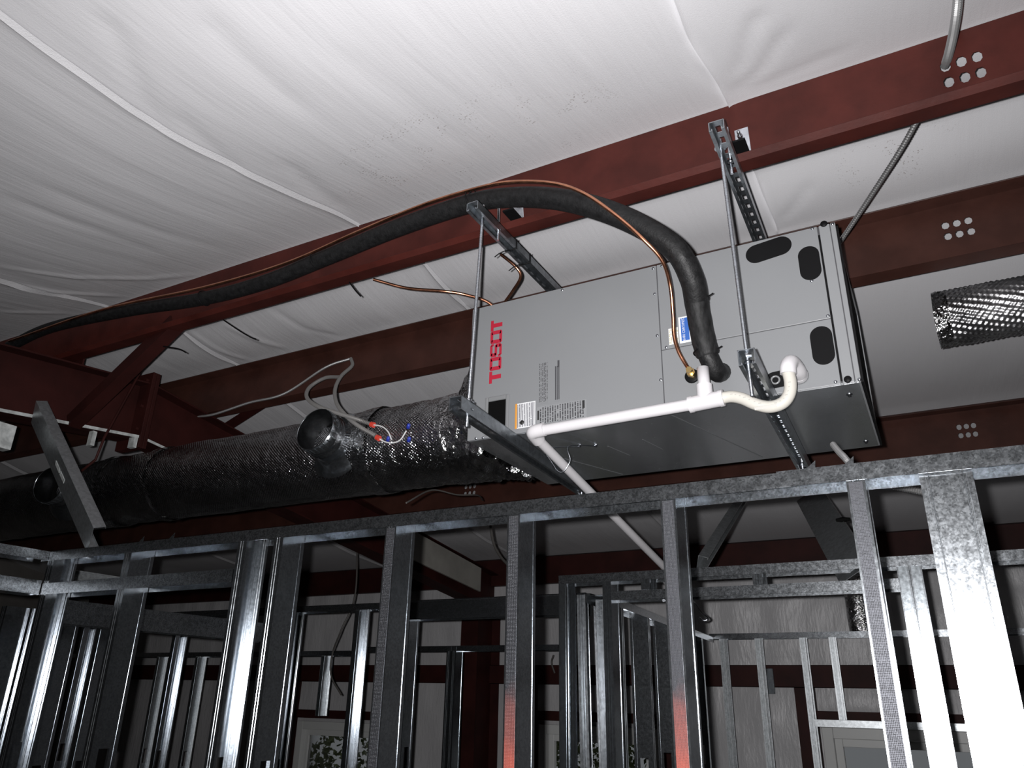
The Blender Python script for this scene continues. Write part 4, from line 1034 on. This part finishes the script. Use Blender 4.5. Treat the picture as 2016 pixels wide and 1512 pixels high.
ribbed('armoured_cable', [at('y', 1.97, 1812, 225), at('y', 2.1, 1770, 300), at('y', 2.3, 1705, 400), at('y', 2.45, 1658, 470), at('y', 2.55, 1630, 510)], .0085, 'mc', 'straight armoured cable slanting down behind the cabinet at right', 'cable', 10, .009)
ribbed('flexible_conduit', [at('y', 2.66, 380, 820), at('y', 2.66, 420, 816), at('y', 2.66, 490, 793), at('y', 2.66, 560, 775), at('y', 2.66, 640, 724), at('y', 2.66, 690, 706)], .007, 'mc', 'long flexible conduit snaking along the brown purlin above the duct', 'conduit')
c1 = root('flexible_conduit', at('y', 2.2, 690, 800), 'looped grey flexible conduit with a red end bushing, upper of two', 'conduit', 'looped conduits over the duct')
ribbed('sleeve', [at('y', 2.64, 668, 742), at('y', 2.5, 640, 744), at('y', 2.4, 610, 762), at('y', 2.3, 604, 782), at('y', 2.2, 625, 800), at('y', 2.16, 670, 815), at('y', 2.15, 705, 826), at('y', 2.17, 730, 835)], .0085, 'conduit', '', '', 10, .006, c1)
p = at('y', 2.17, 733, 836); MB().cyl(p-Vector((.006, 0, -.002)), p+Vector((.008, 0, -.003)), .011, 10).build('bushing', 'redp', c1)
MB().tube(cr([p, at('y', 2.17, 752, 840), at('y', 2.17, 764, 850), at('y', 2.175, 771, 866)], 5), .003, 6).build('wire', 'wirew', c1)
c2 = root('flexible_conduit', at('y', 2.2, 700, 830), 'looped grey flexible conduit with a red end bushing, lower of two', 'conduit', 'looped conduits over the duct')
ribbed('sleeve', [at('y', 2.66, 691, 706), at('y', 2.6, 693, 720), at('y', 2.5, 672, 740), at('y', 2.4, 660, 765), at('y', 2.3, 662, 792), at('y', 2.2, 678, 815), at('y', 2.16, 705, 838), at('y', 2.17, 740, 858)], .0085, 'conduit', '', '', 10, .006, c2)
p = at('y', 2.17, 744, 862); MB().cyl(p-Vector((.006, 0, -.003)), p+Vector((.008, 0, -.004)), .011, 10).build('bushing', 'redp', c2)
MB().tube(cr([p, at('y', 2.18, 756, 869), at('y', 2.18, 772, 872), at('y', 2.18, 788, 866), at('y', 2.18, 800, 848)], 5), .003, 6).build('wire', 'wirew', c2)
for px, py in ((803, 843), (804, 869), (763, 868)):
    p = at('y', 2.18, px, py); MB().lathe(p, (.5, -.4, .6), [(0, 0), (0, .008), (.018, .006), (.02, 0)], 8).build('wire_nut', 'bluep', c2)
o = MB().tube(cr([at('y', 2.35, 800, 990), at('y', 2.6, 850, 965), at('y', 2.8, 900, 974), at('y', 3.0, 940, 975), at('y', 3.4, 950, 985)], 8), .0035, 6).build('cable', 'cable'); tag(o, 'thin grey cable sagging below the duct', 'cable')
o = MB().tube(cr([at('y', 3.6, 965, 1030), at('y', 3.7, 972, 1070), at('y', 3.8, 985, 1095), at('y', 3.9, 1000, 1112)], 8), .008, 8).build('cable', 'cable'); tag(o, 'dark cable hanging behind the central knurled stud', 'cable')
o = MB().tube(cr([Vector((at('y', 4.36, 690, 1150).x, 4.36, 3.30)), at('y', 4.3, 700, 1165), at('y', 4.25, 672, 1240), at('y', 4.3, 655, 1285), at('y', 4.3, 652, 1330), at('y', 4.3, 672, 1368)], 8), .006, 8).build('cable', 'cable'); tag(o, 'dark cable loop hanging in the rear left opening', 'cable')
ribbed('armoured_cable', [at('y', 2.0, 1640, 875), at('y', 1.92, 1652, 890), at('y', 1.86, 1662, 900), at('y', 1.84, 1672, 912)], .008, 'mc', 'short armoured cable end poking over the front wall track', 'cable')
ribbed('armoured_cable', [at('y', 2.4, 1735, 950), at('y', 2.4, 1765, 958), at('y', 2.4, 1800, 965), at('y', 2.4, 1830, 972)], .011, 'mc', 'armoured cable behind the front wall track at right', 'cable')
o = MB().tube(cr([at('y', 5.9, 1090, 1290), at('y', 5.88, 1086, 1305), at('y', 5.9, 1092, 1325)], 6), .008, 8).build('cable', 'cable'); tag(o, 'small cable loop on the back wall beside the second wall corner', 'cable')
hk = MB().tube(cr([Vector((-.95, 3.0, 2.46)), at('y', 3.6, 1358, 1180), at('y', 3.7, 1380, 1205), at('y', 3.75, 1394, 1217), at('y', 3.75, 1386, 1222), at('y', 3.74, 1376, 1216)], 5), .006, 8).build('hook_rod', 'zinc'); tag(hk, 'bent metal rod end hanging by the second wall header', 'rod')
